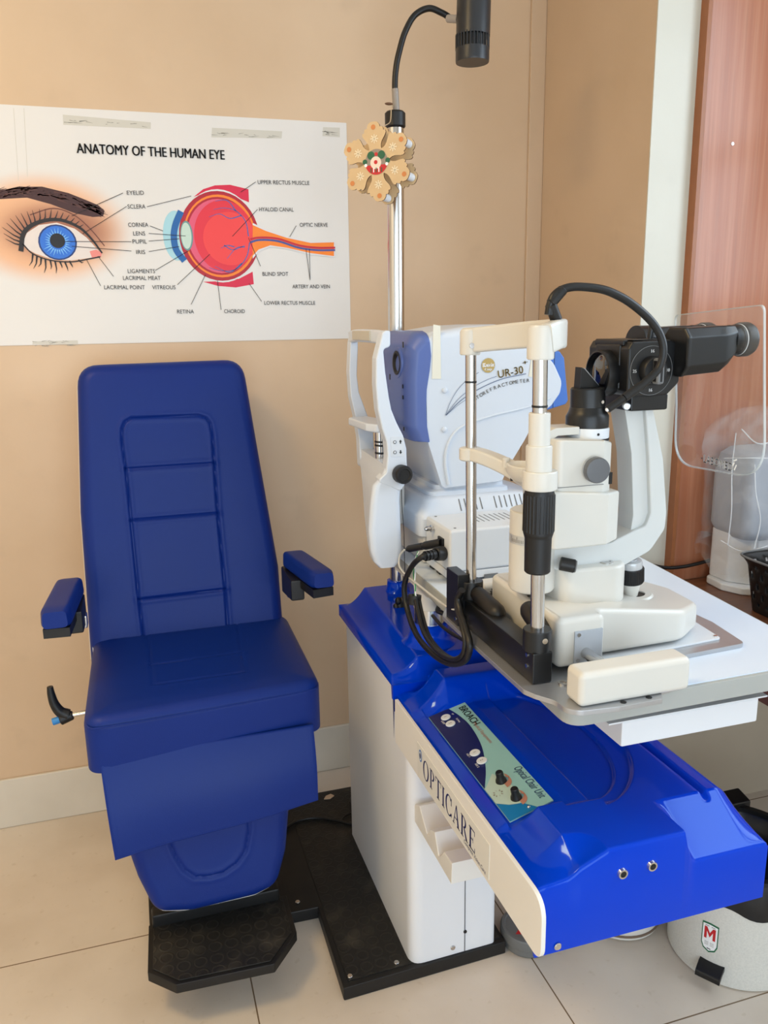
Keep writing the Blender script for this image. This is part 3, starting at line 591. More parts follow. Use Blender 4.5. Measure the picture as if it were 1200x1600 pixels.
# rear cover: low lip all round, scooped sides up to a plateau
xs = np.linspace(0.478, 0.765, 84); ys = np.linspace(1.505, 1.965, 110); X, Y = np.meshgrid(xs, ys)
lip = 0.684 + (Y - 1.49) * 0.028; P_ = 0.716 + (Y - 1.5) * 0.063
t = np.minimum(np.clip((X - 0.488) / 0.055, 0, 1), np.clip((0.757 - X) / 0.05, 0, 1))
Z = lip + (P_ - lip) * (0.25 * t + 0.75 * t ** 2.1)
Z -= 0.012 * np.exp(-((X - 0.478) / 0.004) ** 2) + 0.012 * np.exp(-((X - 0.765) / 0.004) ** 2)
e = ss(1.965, 1.945, Y); Z = lip * (1 - e) + Z * e
e = ss(1.505, 1.535, Y); Z = (0.672) * (1 - e) + Z * e
cov = MB(); cov.hfield(xs, ys, Z, lambda x, y: 0.640 if y < 1.515 else 0.6685, 'gel')
cov.lathe([(0.062, -0.002), (0.050, 0.006), (0.044, 0.020), (0.042, 0.040), (0.038, 0.044)], (0.597, 1.605, 0.722), (0, 0, 1), 'gel')
cov.lathe([(0.042, -0.004), (0.033, 0.004), (0.028, 0.016), (0.027, 0.030), (0.022, 0.032)], (0.622, 1.905, 0.738), (0, 0, 1), 'gel')
cov.build('rear_cover', stand, sharp=60, wn=False)
# arm cover: lip, scooped left side, recessed control panel, raised front block, D-shaped dish, scooped front corners
xs = np.linspace(0.4865, 0.886, 190); ys = np.linspace(0.880, 1.535, 310); X, Y = np.meshgrid(xs, ys)
LIP = 0.640
t = np.clip((X - 0.490) / 0.066, 0, 1); zF = LIP + (0.678 - LIP) * (0.2 * t + 0.8 * t ** 1.9)
zP = np.where(X < 0.510, LIP + (X - 0.486) / 0.024 * 0.011, np.minimum(0.645 + (X - 0.510) * 0.25, 0.670))
zP = zP + 0.008 * ss(0.775, 0.80, X)
dish = 1 - ss(0.97, 1.0, np.sqrt(((X - 0.648) / 0.118) ** 2 + ((Y - 1.21) / 0.205) ** 2))
zP = zP - 0.006 * dish * ss(0.646, 0.650, X)
outer = ss(0.985, 1.02, np.sqrt(((X - 0.62) / 0.185) ** 2 + ((Y - 1.225) / 0.25) ** 2))
zP = np.where(X > 0.66, zP + (0.678 - zP) * outer, zP)
w = np.where(X < 0.60, ss(1.024, 1.008, Y), np.where(X < 0.66, ss(1.012, 0.995, Y), ss(1.0, 0.97, Y)))
Z = zP * (1 - w) + np.maximum(zF, 0) * w
t = np.clip((X - 0.492) / 0.070, 0, 1); zH = LIP + 0.010 + (0.712 - LIP - 0.010) * (0.2 * t + 0.8 * t ** 1.9)
w2 = ss(1.385, 1.428, Y) * (1 - ss(0.70, 0.78, X) * 0.85); Z = Z * (1 - w2) + zH * w2
Z -= 0.030 * ss(1.468, 1.510, Y) * ss(0.50, 0.55, X)
Z -= 0.007 * np.exp(-((X - 0.826) / 0.0042) ** 2) * ss(0.948, 0.960, Y)
Z -= 0.038 * np.clip((X - 0.848) / 0.036, 0, 1) ** 2.2
a = np.clip((X - 0.732) / 0.022, 0, 1); b = np.clip((0.964 - Y) / 0.080, 0, 1)
q = (1 - (1 - a) ** 2) * (0.86 * b + 0.14 * (1 - (1 - b) ** 2)); Z = Z * (1 - q) + 0.626 * q
a = np.clip((0.602 - X) / 0.065, 0, 1); b = np.clip((0.935 - Y) / 0.05, 0, 1)
q = np.clip(1 - (np.maximum(1 - a, 0) ** 3 + np.maximum(1 - b, 0) ** 3) ** (1 / 3.0), 0, 1) * 0.8; Z = np.minimum(Z, Z * (1 - q) + (LIP + 0.002) * q)
rr = np.minimum.reduce([X - 0.486, 0.886 - X, Y - 0.880]); rr = np.clip(rr, 0, 0.006)
Z -= 0.006 - np.sqrt(np.maximum(0.006 ** 2 - (0.006 - rr) ** 2, 0))
mb = MB(); mb.hfield(xs, ys, Z, lambda x, y: (0.575 if y < 1.42 else 0.636) if x < 0.4885 and y > 0.885 else 0.528, 'gel'); mb.build('arm_cover', stand, sharp=50, wn=False)
# white side panel of the arm
pp = roundpoly([(1.494, 0.6475), (0.847, 0.6475), (0.847, 0.549), (1.10, 0.549), (1.494, 0.547)], [0.004, 0.034, 0.024, 0.0, 0.006], 7)
side = MB().prism(pp, 'x', 0.4782, 0.4855, 'panel', 0.0015).build('side_panel', stand)
# sign on the side panel, serif capitals
def SF(k):
    x = 0.4781 - 0.0003 * k
    return lambda u, v: (x, -u, v)
mb = MB(); mb.prism([(1.350, 0.5500), (1.352, 0.6235), (1.016, 0.6215), (1.018, 0.558)], 'x', 0.4774, 0.4782, flat('sign_sheet', (228, 226, 218), 0.3)); sign = mb.build('sign_plate', side)
mb = MB(); F = SF(3)
def el(cx, cy, rx, ry, n=22, a0=0, a1=2 * math.pi): return [(cx + rx * math.cos(a0 + (a1 - a0) * k / n), cy + ry * math.sin(a0 + (a1 - a0) * k / n)) for k in range(n + 1)]
def band(o, i, T):
    for k in range(len(o) - 1): mb.poly([T(o[k]), T(o[k + 1]), T(i[k + 1]), T(i[k])], F, 'navyink')
def rects(L, T):
    for x0, x1, y0, y1 in L: mb.poly([T(p) for p in ((x0, y0), (x1, y0), (x1, y1), (x0, y1))], F, 'navyink')
def quad(pts, T): mb.poly([T(p) for p in pts], F, 'navyink')
def glyph(ch, T):
    if ch == 'O': band(el(.44, .5, .44, .52), el(.44, .5, .27, .47), T); return .98
    if ch == 'C':
        band(el(.46, .5, .46, .52, 18, .75, 5.6), el(.46, .5, .29, .46, 18, .75, 5.6), T); rects([(.74, .82, .62, .98), (.78, .84, .06, .26)], T); return .92
    if ch in 'PR':
        rects([(.08, .25, 0, 1), (0, .34, 0, .05), (0, .34, .95, 1)], T); band(el(.30, .73, .36, .27, 14, -1.57, 1.57), el(.30, .73, .20, .22, 14, -1.57, 1.57), T)
        if ch == 'R': quad([(.34, .48), (.50, .48), (.86, .0), (.64, .0)], T); rects([(.62, .90, 0, .05)], T); return .94
        return .78
    if ch == 'T': rects([(.32, .49, 0, 1), (.22, .59, 0, .05), (.0, .81, .94, 1), (.0, .05, .74, 1), (.76, .81, .74, 1)], T); return .88
    if ch == 'I': rects([(.09, .26, 0, 1), (0, .35, 0, .05), (0, .35, .95, 1)], T); return .46
    if ch == 'A': quad([(.06, 0), (.13, 0), (.47, .98), (.42, 1.02)], T); quad([(.62, 0), (.82, 0), (.50, 1.02), (.40, 1.0)], T); rects([(.20, .66, .32, .38), (0, .24, 0, .05), (.54, .92, 0, .05)], T); return .96
    if ch == 'E': rects([(.08, .25, 0, 1), (0, .34, 0, .05), (0, .66, .94, 1), (0, .70, 0, .06), (.2, .48, .48, .54), (.62, .67, .78, 1), (.66, .71, 0, .24), (.45, .49, .38, .64)], T); return .80
u = -1.318; h = 0.0395
for ch in 'OPTICARE':
    wv = glyph(ch, lambda p: (u + p[0] * 0.0350, 0.5675 + p[1] * h)); u += wv * 0.0375
mb.text('Complete Vision Care', 0.0125, lambda a, b: F(-1.118 + a, 0.5592 + b * 0.9), 'navyink', shear=0.25, sx=0.78)
mb.build('sign_lettering', sign, wn=False)
mb = MB(); LG = flat('logo_blue', (40, 110, 190)); cx, cz = -1.333, 0.603
for k, (rx, rz) in enumerate(((.0085, .0125), (.0062, .0095), (.0036, .006))): mb.disc((cx, cz), rx, SF(3 + k), (LG, flat('logo_white', (214, 222, 226)), 'navyink')[k], ry=rz)
mb.build('sign_logo', sign, wn=False)
# stepped trial-lens / handle rack on the cabinet front
hp = [(1.4418, 0.4288), (1.4056, 0.4451), (1.3603, 0.4091), (1.3492, 0.4136), (1.3417, 0.4316), (1.3166, 0.4423), (1.2957, 0.4037), (1.2854, 0.4095), (1.2685, 0.4310), (1.2263, 0.4356), (1.2290, 0.3883), (1.4467, 0.3891)]
hp = [(min(y, 1.436), z) for y, z in hp]; hp[0] = (1.436, hp[0][1]); hp[-1] = (1.436, hp[-1][1])
MB().prism(hp, 'x', 0.500, 0.602, 'panel', 0.0018).build('instrument_rack', stand, label='white stepped rack with two notches under the sign')
# control panel
CT = lambda a, b: (0.516 + 0.078 * a, 1.3905 - 0.366 * b + 0.004 * a)
def CF(k):
    def f(a, b):
        x, y = CT(a, b); return (x, y, 0.6458 + (x - 0.510) * 0.25 + 0.0022 + 0.00025 * k)
    return f
mb = MB(); Mteal = flat('panel_teal', (150, 200, 200), 0.28); Mnavy = flat('panel_navy', (18, 26, 92), 0.25); Msw = flat('panel_swoosh_blue', (24, 120, 180), 0.28); Mcr = flat('panel_pale', (186, 208, 198), 0.28)
f0, f1 = CF(-9), CF(0); mb.loft([[f0(0, 0), f0(1, 0), f0(1, 1), f0(0, 1)], [f1(0, 0), f1(1, 0), f1(1, 1), f1(0, 1)]], Mteal)
curve = [tuple(p.xy) for p in smoothpath([(.55, 0, 0), (.66, .12, 0), (.69, .25, 0), (.58, .43, 0), (.32, .60, 0), (.02, .73, 0)], 6)]
mb.poly([(0.0, 0.0)] + curve + [(0.0, .735)], CF(1), Mnavy)
mb.poly([(0, .735), (.05, .73), (.35, .66), (.52, .78), (.55, .93), (.3, .92), (0, .86)], CF(1), Mcr)
mb.poly([(0, .86), (.2, .905), (.45, .93), (.66, 1.0), (0, 1)], CF(2), Msw)
ctl = mb.build('control_panel', stand, wn=False, label='blue and teal control panel with push buttons and knobs')
mb = MB(); mb.text('BROACH', 0.021, lambda a, b: CF(3)(.76 + b / .078, .035 + a / .366), 'ink', sx=0.92, bold=0.0003); mb.build('panel_lettering', ctl, wn=False)
mb = MB(); mb.text('Medical Equipments', 0.0095, lambda a, b: CF(3)(.775 + b / .078, .225 + a / .366), 'pinkink', sx=1.05); mb.build('panel_lettering', ctl, wn=False)
mb = MB(); mb.text('Optical Chair Unit', 0.0195, lambda a, b: CF(3)(.80 + b / .078, .69 + a / .366), flat('script_ink', (30, 50, 96)), shear=0.35, sx=0.66); mb.build('panel_lettering', ctl, wn=False)
mb = MB(); mb.text('LAMP', 0.006, lambda a, b: CF(3)(.18 + b / .078, .085 + a / .366), 'whiteink'); mb.build('panel_lettering', ctl, wn=False); mb = MB(); mb.text('AID 1', 0.0055, lambda a, b: CF(3)(.16 + b / .078, .44 + a / .366), 'whiteink'); mb.build('panel_lettering', ctl, wn=False); mb = MB(); mb.text('AID 2', 0.0055, lambda a, b: CF(3)(.17 + b / .078, .54 + a / .366), 'whiteink'); mb.build('panel_lettering', ctl, wn=False)
mb = MB(); mb.text('UP', 0.005, lambda a, b: CF(3)(.52 + b / .078, .06 + a / .366), 'whiteink'); mb.build('panel_lettering', ctl, wn=False); mb = MB(); mb.text('DOWN', 0.005, lambda a, b: CF(3)(.52 + b / .078, .12 + a / .366), 'whiteink'); mb.build('panel_lettering', ctl, wn=False)
mb = MB()
for k in range(8):
    q = k / 8 * 2 * math.pi; mb.strip([(.17 + .07 * math.cos(q), .805 + .015 * math.sin(q)), (.17 + .11 * math.cos(q), .805 + .0235 * math.sin(q))], .008, CF(3), 'greyink')
mb.build('lamp_symbol', ctl, wn=False)
for a, b, ch in ((.34, .075, '1'), (.33, .148, '2'), (.34, .465, '1'), (.35, .545, '2')):
    mb = MB(); c = Vector(CF(0)(a, b)); mb.cyl(c, c + Vector((-0.24, 0, 0.97)) * 0.0035, 0.0098, 'white', ch=0.0012)
    mb.text(ch, 0.008, lambda u_, v_: tuple(c + Vector((-0.24, 0, 0.97)) * 0.0037 + Vector((0.97 * (v_ - .003), -u_ + .002, 0.24 * (v_ - .003)))), 'ink'); mb.build('push_button', ctl)
for a, b in ((.40, .738), (.42, .885)):
    mb = MB(); c = Vector(CF(0)(a, b)); n_ = Vector((-0.24, 0, 0.97)); mb.lathe([(0.0098, 0), (0.0092, 0.004), (0.0068, 0.009), (0.0066, 0.0180), (0.0056, 0.0196)], c, n_, 'blackp', 24)
    mb.build('dial_knob', ctl)
    mb = MB(); f = CF(3)
    arc = [(a + .19 * math.cos(q), b + .041 * math.sin(q)) for q in np.linspace(-0.7, 1.5, 12)]; mb.strip(arc, .032, f, 'pinkink'); mb.build('knob_scale', ctl, wn=False)
mb = MB(); c = Vector(CF(0)(.5, .972)); mb.ball(c, 0.0032, 'steel', 12, 8); mb.build('panel_screw', ctl)
# sockets and screw on the arm's front face
for p, q in (((973, 1364), 0.0085), ((1018, 1352), 0.0080)):
    pass
for c in (Vector((0.6251, 0.8800, 0.6345)), Vector((0.6749, 0.8800, 0.6354))):
    mb = MB(); mb.loft_closed([(0.0048, 0), (0.0085, 0), (0.0075, 0.004), (0.0050, 0.004)], c, (0, -1, 0), 'steel', 18); mb.cyl(c, c + Vector((0, -0.001, 0)), 0.005, 'blackp', n=16)
    mb.build('jack_socket', stand)
mb = MB(); c = Vector((0.5235, 0.8800, 0.5381)); mb.cyl(c, c + Vector((0, -0.003, 0)), 0.0058, 'steel', ch=0.0012); mb.build('arm_screw', stand)
# clamp star knob beside the lamp post
mb = MB(); c = Vector((0.5949, 1.8000, 0.7335)); mb.cyl(c, c + Vector((0.0, 0.05, -0.006)), 0.005, 'blackp')
for k in range(6): mb.ball(c + Vector((0.011 * math.cos(k * math.pi / 3), 0, 0.017 * math.sin(k * math.pi / 3))), (0.009, 0.009, 0.011), 'blackp', 10, 6)
mb.ball(c, (0.013, 0.010, 0.018), 'blackp', 12, 8); mb.build('clamp_knob', stand)

# ================================================================ SWIVEL TABLE
table = thing('swivel_table', 'white tabletop with grey edge on a white column, carrying both eye instruments', 'table', (0.597, 1.605, 0.767))
tp = [(0.536, 0.8925), (1.00, 0.899), (1.052, 1.485), (1.075, 1.74), (0.548, 1.79)]
MB().prism(roundpoly(tp, [0.03, 0.03, 0.0, 0.02, 0.02], 6), 'z', 0.873, 0.9035, 'grey', 0.002).build('edge_band', table)
ti = [(0.542, 0.8985), (0.995, 0.905), (1.046, 1.485), (1.069, 1.735), (0.5475, 1.784)]
MB().prism(roundpoly(ti, [0.026, 0.026, 0, 0.018, 0.018], 6), 'z', 0.9035, 0.905, 'tabletop').build('table_top', table)
mb = MB(); mb.lathe([(0.0345, 0), (0.0345, 0.035)], (0.597, 1.605, 0.766), (0, 0, 1), 'steel'); mb.build('column_sleeve', table)
mb = MB(); mb.lathe([(0.0330, 0.035), (0.0330, 0.105)], (0.597, 1.605, 0.766), (0, 0, 1), 'cream'); mb.box(0.555, 0.80, 1.50, 1.72, 0.858, 0.873, 'cream', 0.003); mb.build('column', table)
mb = MB(); c = Vector((0.612, 1.572, 0.815)); mb.tube([c, c + Vector((-0.02, -0.035, -0.001)), c + Vector((-0.004, -0.062, 0.0)), c + Vector((0.045, -0.075, 0.002))], 0.0055, 'blackp', 10, 5); mb.build('locking_lever', table)
mb = MB(); mb.box(0.648, 0.892, 0.933, 1.20, 0.803, 0.843, 'cab', 0.003); mb.box(0.65, 0.89, 0.94, 1.19, 0.843, 0.8475, 'blackp'); mb.box(0.62, 0.90, 0.925, 1.20, 0.8475, 0.850, 'white'); mb.box(0.63, 0.89, 0.94, 1.20, 0.85, 0.873, 'blackp'); mb.build('underslung_box', table, label='white box slung under the table front')

# ================================================================ EXAMINATION LAMP ON A STEEL POST
lamp = thing('examination_lamp', 'tall stainless post with black gooseneck and black cylindrical lamp head', 'lamp', (0.622, 1.905, 0.768))
MB().cyl((0.622, 1.905, 0.768), (0.628, 1.900, 1.853), 0.0195, 'steel', n=40).build('post', lamp)
MB().cyl((0.628, 1.900, 1.848), (0.628, 1.900, 1.884), 0.0235, 'blackp', ch=0.004).build('post_cap', lamp)
gp = [(0.631, 1.90, 1.884), *[(0.6283, 1.9000, 1.9365), (0.6318, 1.9000, 1.9762), (0.6398, 1.9000, 2.0094), (0.6538, 1.9000, 2.0493), (0.6768, 1.9000, 2.0846), (0.7104, 1.9000, 2.1016), (0.7411, 1.9000, 2.0952), (0.7597, 1.9000, 2.0877)]]
mb = MB(); mb.tube(gp, 0.0068, 'cable', 12, 10); mb.build('gooseneck', lamp)
mb = MB(); mb.cyl(gp[0], Vector(gp[1]) * 0.9 + Vector(gp[0]) * 0.1, 0.0080, flat('clear_tape', (150, 140, 130), 0.2, bump=0.4), n=14); mb.build('tape_wrap', lamp, label='clear tape wrapped round the gooseneck foot'); mb = MB(); a, b = Vector((0.7546, 1.8950, 2.0830)), Vector((0.7692, 1.8700, 2.0751)); mb.cyl(a, b, 0.0085, flat('clear_tape_wrap', (160, 150, 140), 0.2, bump=0.4), n=14)
mb.build('tape_wrap', lamp, label='clear tape wrapped round the gooseneck beside the lamp head')
lx = 0.7985; mb = MB(); Ml = mat('dark_grey_lamp_paint', (34, 36, 40), 0.36, var=0.05)
mb.lathe([(0.0368, 0.0), (0.0378, 0.004), (0.0378, 0.028)], (lx - 0.003, 1.85, 1.983), (0, 0, 1), Ml, 40)
mb.lathe([(0.0378, 0.053), (0.0378, 0.155), (0.030, 0.175)], (lx - 0.003, 1.85, 1.983), (0.02, 0, 1), Ml, 40)
for k in range(30):
    q = k / 30 * 2 * math.pi; c = Vector((lx - 0.003 + 0.0365 * math.cos(q), 1.85 + 0.0365 * math.sin(q), 0)); mb.cyl((c.x, c.y, 2.008), (c.x, c.y, 2.040), 0.0017, Ml, n=6)
hd = mb.build('lamp_head', lamp)
mb = MB(); mb.cyl((lx - 0.003, 1.85, 1.99), (lx - 0.003, 1.85, 2.05), 0.031, 'blackp'); mb.build('vent_core', hd)
# ================================================================ WOODEN SNOWFLAKE ORNAMENT
orn_c = Vector((0.545, 1.775, 1.752)); on = Vector((-0.62, -0.785, 0.0)).normalized(); ou = Vector((-on.y, on.x, 0)) * 1.0; ou = Vector((0.785, -0.62, 0)).normalized()
orn = thing('snowflake_ornament', 'pale wooden double snowflake ornament with painted festive centre hanging on the lamp post', 'ornament', (orn_c.x, orn_c.y, orn_c.z - 0.085))
wood = mat('pale_plywood', (212, 180, 136), 0.6, var=0.06, vscale=40); burnt = flat('burnt_edge', (92, 58, 34), 0.7)
def flake(off, R):
    mb = MB(); pts = []
    half = [(29.5, .36), (25.5, .39), (22.5, .46), (22.5, .54), (24.5, .62), (26.0, .70), (26.0, .77), (23.5, .815), (20.0, .80), (18.5, .85), (15.5, .885), (12.5, .865), (10.5, .93), (7.0, .985), (3.0, 1.0)]
    for k in range(6):
        q0 = 60 * k - 25.0
        for d, r in half: pts.append((q0 - d, r * R))
        for d, r in reversed(half): pts.append((q0 + d, r * R))
    pts = [(r * math.cos(math.radians(q)), r * math.sin(math.radians(q))) for q, r in pts]
    def W(a, b, h): return orn_c + ou * a + Vector((0, 0, b)) + on * (h + off)
    lo = [W(a, b, 0) for a, b in pts]; hi = [W(a, b, 0.004) for a, b in pts]
    mb.loft([lo, hi], burnt, cap=False); mb.face(lo, wood); mb.face(hi, wood); return mb, W
mb, W = flake(-0.052, 0.080); mb.build('back_flake', orn, wn=False)
mb, W = flake(0.0, 0.080); front = mb.build('front_flake', orn, wn=False)
for k in range(6):
    q = k * math.pi / 3 + math.pi / 3 - 0.436; c = (0.068 * math.cos(q), 0.068 * math.sin(q)); mb = MB()
    mb.cyl(W(*c, -0.001), W(*c, -0.047), 0.0085, 'white', n=14, ch=0.001); mb.build('spacer', orn)
mb = MB(); f1 = lambda a, b: W(a, b, 0.0046); f2 = lambda a, b: W(a, b, 0.0050); f3 = lambda a, b: W(a, b, 0.0054); f4 = lambda a, b: W(a, b, 0.0058)
gr, dk = flat('green_paint', (18, 92, 62)), flat('centre_brown', (150, 134, 120))
for k in range(6):
    q = k * math.pi / 3 + math.pi / 3 - 0.436; mb.disc((0.069 * math.cos(q), 0.069 * math.sin(q)), 0.0052, f1, flat('orange_dot', (206, 128, 70)), 14)
    for j in range(4):
        z = j * math.pi / 4; cx, cy = 0.046 * math.cos(q), 0.046 * math.sin(q)
        mb.strip([(cx - 0.009 * math.cos(z), cy - 0.009 * math.sin(z)), (cx + 0.009 * math.cos(z), cy + 0.009 * math.sin(z))], 0.0022, f1, flat('pale_dot', (236, 218, 186)))
mb.disc((0, 0), 0.0255, f1, dk); mb.poly([(0.026 * math.cos(q), 0.026 * math.sin(q)) for q in np.linspace(math.pi * 1.08, math.pi * 1.92, 14)], f2, 'redink')
for s in (-1, 1): mb.disc((s * 0.012, 0.013), 0.0085, f2, gr, 12); mb.disc((s * 0.026, 0.001), 0.0055, f2, gr, 10); mb.disc((s * 0.024, -0.006), 0.0035, f3, 'whiteink', 8)
mb.disc((-0.001, -0.002), 0.0125, f3, flat('cream_paint', (236, 214, 196))); mb.disc((-0.001, -0.001), 0.0042, f4, 'redink', 12); mb.disc((0, 0.015), 0.004, f3, 'redink', 8)
for k in range(5): mb.strip([(-0.012 + k * 0.006, -0.012), (-0.012 + k * 0.006, -0.021)], 0.0022, f4, gr if k % 2 == 0 else 'whiteink')
mb.build('painted_picture', front, wn=False)
mb = MB(); mb.tube([W(0.012, 0.075, -0.02), (0.605, 1.865, 1.855), (0.612, 1.878, 1.885), (0.62, 1.893, 1.893)], 0.0011, flat('twine', (196, 170, 136)), 6, 5); mb.build('hanging_string', orn)
mb = MB(); mb.ball((0.609, 1.886, 1.896), (0.010, 0.005, 0.003), flat('brown_bow', (110, 78, 56)), 10, 6); mb.build('string_knot', orn)
# ================================================================ SLIT LAMP
sl = thing('slit_lamp', 'white and black slit lamp microscope with chin rest rods at the table front', 'slit lamp', (0.70, 1.08, 0.905))  # coordinates taken from image pixels on depth planes scaled about the camera, then baked
# aluminium base plate with bolt tab
pl = [(0.4945, 1.262), (0.4945, 0.949), (0.503, 0.930), (0.520, 0.905), (0.5215, 0.880), (0.535, 0.8665), (0.592, 0.8605), (0.660, 0.8615), (0.674, 0.884), (0.724, 0.8935), (0.737, 0.9105), (0.738, 0.968), (0.760, 0.976), (0.903, 0.985), (0.917, 1.080), (0.912, 1.158), (0.80, 1.262), (0.74, 1.31), (0.52, 1.31)]
MB().prism(roundpoly(pl, [0.01, 0.02, 0.02, 0.03, 0.02, 0.02, 0.003, 0.003, 0.012, 0.012, 0.012, 0.01, 0.01, 0.012, 0.02, 0.015, 0.02, 0.01, 0.01], 5), 'z', 0.905, 0.9125, 'alu', 0.0008).build('base_plate', sl)
MB().prism(roundpoly([(0.74, 0.998), (0.876, 1.009), (0.890, 1.132), (0.80, 1.225), (0.60, 1.24), (0.60, 0.998)], 0.006), 'z', 0.9125, 0.916, 'white', 0.0008).build('slide_sheet', sl)
for p in ((0.604, 0.870), (0.645, 0.871)): mb = MB(); mb.cyl((*p, 0.912), (*p, 0.9132), 0.0042, 'blackp', n=14); mb.build('bolt_hole', sl)
mb = MB(); mb.loft_closed([(0.004, 0), (0.0075, 0), (0.0075, 0.0025), (0.004, 0.0025)], (0.556, 0.947, 0.9125), (0, 0, 1), 'steel', 16); mb.build('plate_bolt', sl)
mb = MB(); mb.cyl((0.872, 1.017, 0.916), (0.872, 1.017, 0.9172), 0.0032, 'steel', n=10); mb.build('sheet_screw', sl)
# rail covers, axle and gear wheel
MB().box(0.5375, 0.7120, 0.8705, 0.912, 0.9125, 0.9625, 'cream', 0.009, 4).build('rail_cover', sl)
MB().box(0.5700, 0.7225, 1.262, 1.302, 0.9125, 0.9605, 'cream', 0.009, 4).build('rail_cover', sl)
mb = MB(); mb.cyl((0.607, 0.911, 0.942), (0.607, 1.262, 0.942), 0.0085, 'steel', ch=0.001); mb.build('cross_axle', sl)
mb = MB(); cgear = (0.607, 1.236, 0.942)
mb.lathe([(0.0245, 0), (0.0265, 0.002), (0.0265, 0.013), (0.0245, 0.015)], cgear, (0, 1, 0), 'blackp', 36)
for k in range(36):
    q = k / 36 * 2 * math.pi; mb.box(*(lambda x, z: (x - 0.001, x + 0.001, 1.237, 1.250, z - 0.001, z + 0.001))(0.607 + 0.0270 * math.cos(q), 0.942 + 0.0270 * math.sin(q)), 'blackp')
mb.build('gear_wheel', sl)
# joystick carriage
M_plate = mat('matt_grey_plate', (176, 182, 190), 0.6)
bd = roundpoly([(0.562, 0.976), (0.640, 0.976), (0.643, 1.002), (0.800, 1.006), (0.862, 1.050), (0.868, 1.135), (0.835, 1.185), (0.640, 1.215), (0.562, 1.215)], [0.012, 0.012, 0.012, 0.05, 0.03, 0.03, 0.03, 0.03, 0.02], 6)
MB().prism(bd, 'z', 0.921, 0.99, 'cream', 0.014, 4, ztop=lambda x, y: 0.998 - max(0, x - 0.63) * 0.15).build('carriage', sl)
mb = MB(); mb.box(0.588, 0.634, 0.9735, 0.9765, 0.927, 0.977, M_plate)
for p in ((0.594, 0.972), (0.594, 0.932)): mb.cyl((p[0], 0.9740, p[1]), (p[0], 0.9715, p[1]), 0.0028, 'steel', n=12)
mb.build('axle_plate', sl)
jb, jt = Vector((0.757, 1.085, 0.962)), Vector((0.7475, 1.078, 1.046)); ja = (jt - jb).normalized()
mb = MB(); mb.loft_closed([(0.014, 0), (0.027, 0), (0.024, 0.003), (0.014, 0.003)], (0.765, 1.083, 0.9765), (-0.1, 0, 1), 'cream', 28); mb.lathe([(0.0145, 0), (0.0145, 0.0015)], (0.765, 1.083, 0.9772), (0, 0, 1), 'blackp', 24); mb.build('joystick_collar', sl)
mb = MB(); mb.lathe([(0.0085, 0.0), (0.0095, 0.012), (0.0155, 0.040), (0.0155, 0.043)], jb, ja, 'cream', 28); jst = mb.build('joystick', sl)
mb = MB(); L = (jt - jb).length; mb.lathe([(0.0192, 0.041), (0.0198, 0.044), (0.0198, 0.064), (0.0192, 0.067)], jb, ja, 'blackp', 40); 
u_ = ja.orthogonal().normalized(); v_ = ja.cross(u_)
for k in range(40):
    q = k / 40 * 2 * math.pi; o_ = (u_ * math.cos(q) + v_ * math.sin(q)) * 0.0198; mb.cyl(jb + ja * 0.043 + o_, jb + ja * 0.065 + o_, 0.0009, 'blackp', n=5)
mb.build('joystick_grip', jst, label='ribbed black grip ring of the joystick')
mb = MB(); mb.lathe([(0.0178, 0.067), (0.0178, 0.075), (0.0165, 0.0785), (0.009, 0.080), (0.009, 0.0815), (0.003, 0.082)], jb, ja, mat('silver_plastic', (196, 198, 200), 0.3, metal=0.3), 32); mb.build('joystick_cap', jst)
# pivot and support block
mb = MB(); mb.lathe([(0.052, 0), (0.050, 0.004), (0.047, 0.012), (0.047, 0.020)], (0.667, 1.095, 0.972), (0, 0, 1), 'cream', 40); mb.build('pivot_ring', sl)
sb = roundpoly([(0.612, 1.052), (0.704, 1.040), (0.724, 1.056), (0.724, 1.135), (0.70, 1.15), (0.62, 1.15), (0.600, 1.10)], [0.03, 0.03, 0.02, 0.02, 0.02, 0.03, 0.04], 6)
MB().prism(sb, 'z', 0.982, 1.046, 'cream', 0.006, 3).build('support_block', sl)
mb = MB(); mb.lathe([(0.011, 0), (0.011, 0.0015), (0.007, 0.0018), (0.007, 0.0008)], (0.694, 1.066, 1.046), (0, 0, 1), 'steel', 24); mb.build('cap_screw', sl)
# C-shaped microscope arm
M_arm = mat('light_grey_enamel', (210, 212, 210), 0.32, var=0.02)
ap = [(0.600, 1.044), (0.640, 1.030), (0.721, 1.033), (0.775, 1.056), (0.800, 1.090), (0.801, 1.118), (0.788, 1.205), (0.764, 1.284), (0.719, 1.284), (0.735, 1.215), (0.7445, 1.115), (0.738, 1.085), (0.70, 1.076), (0.600, 1.086)]
ap = [(0.600, 1.044), (0.640, 1.030), (0.721, 1.033), (0.775, 1.056), (0.800, 1.090), (0.801, 1.118), (0.788, 1.205), (0.764, 1.284), (0.750, 1.284), (0.762, 1.205), (0.771, 1.118), (0.764, 1.098), (0.742, 1.092), (0.70, 1.076), (0.600, 1.086)]
mb = MB(); mb.prism(roundpoly(ap, [0.01, 0.02, 0.03, 0.03, 0.02, 0.02, 0.05, 0.004, 0.004, 0.05, 0.012, 0.012, 0.012, 0.02, 0.01], 6), 'y', 1.066, 1.124, M_arm, 0.005, 3)
mb.prism(roundpoly([(0.719, 1.284), (0.760, 1.284), (0.780, 1.15), (0.775, 1.085), (0.741, 1.085), (0.7445, 1.115), (0.735, 1.215)], [0.002, 0.002, 0.02, 0.002, 0.004, 0.02, 0.05], 5), 'y', 1.074, 1.116, M_arm, 0.004, 3); mb.build('microscope_arm', sl)
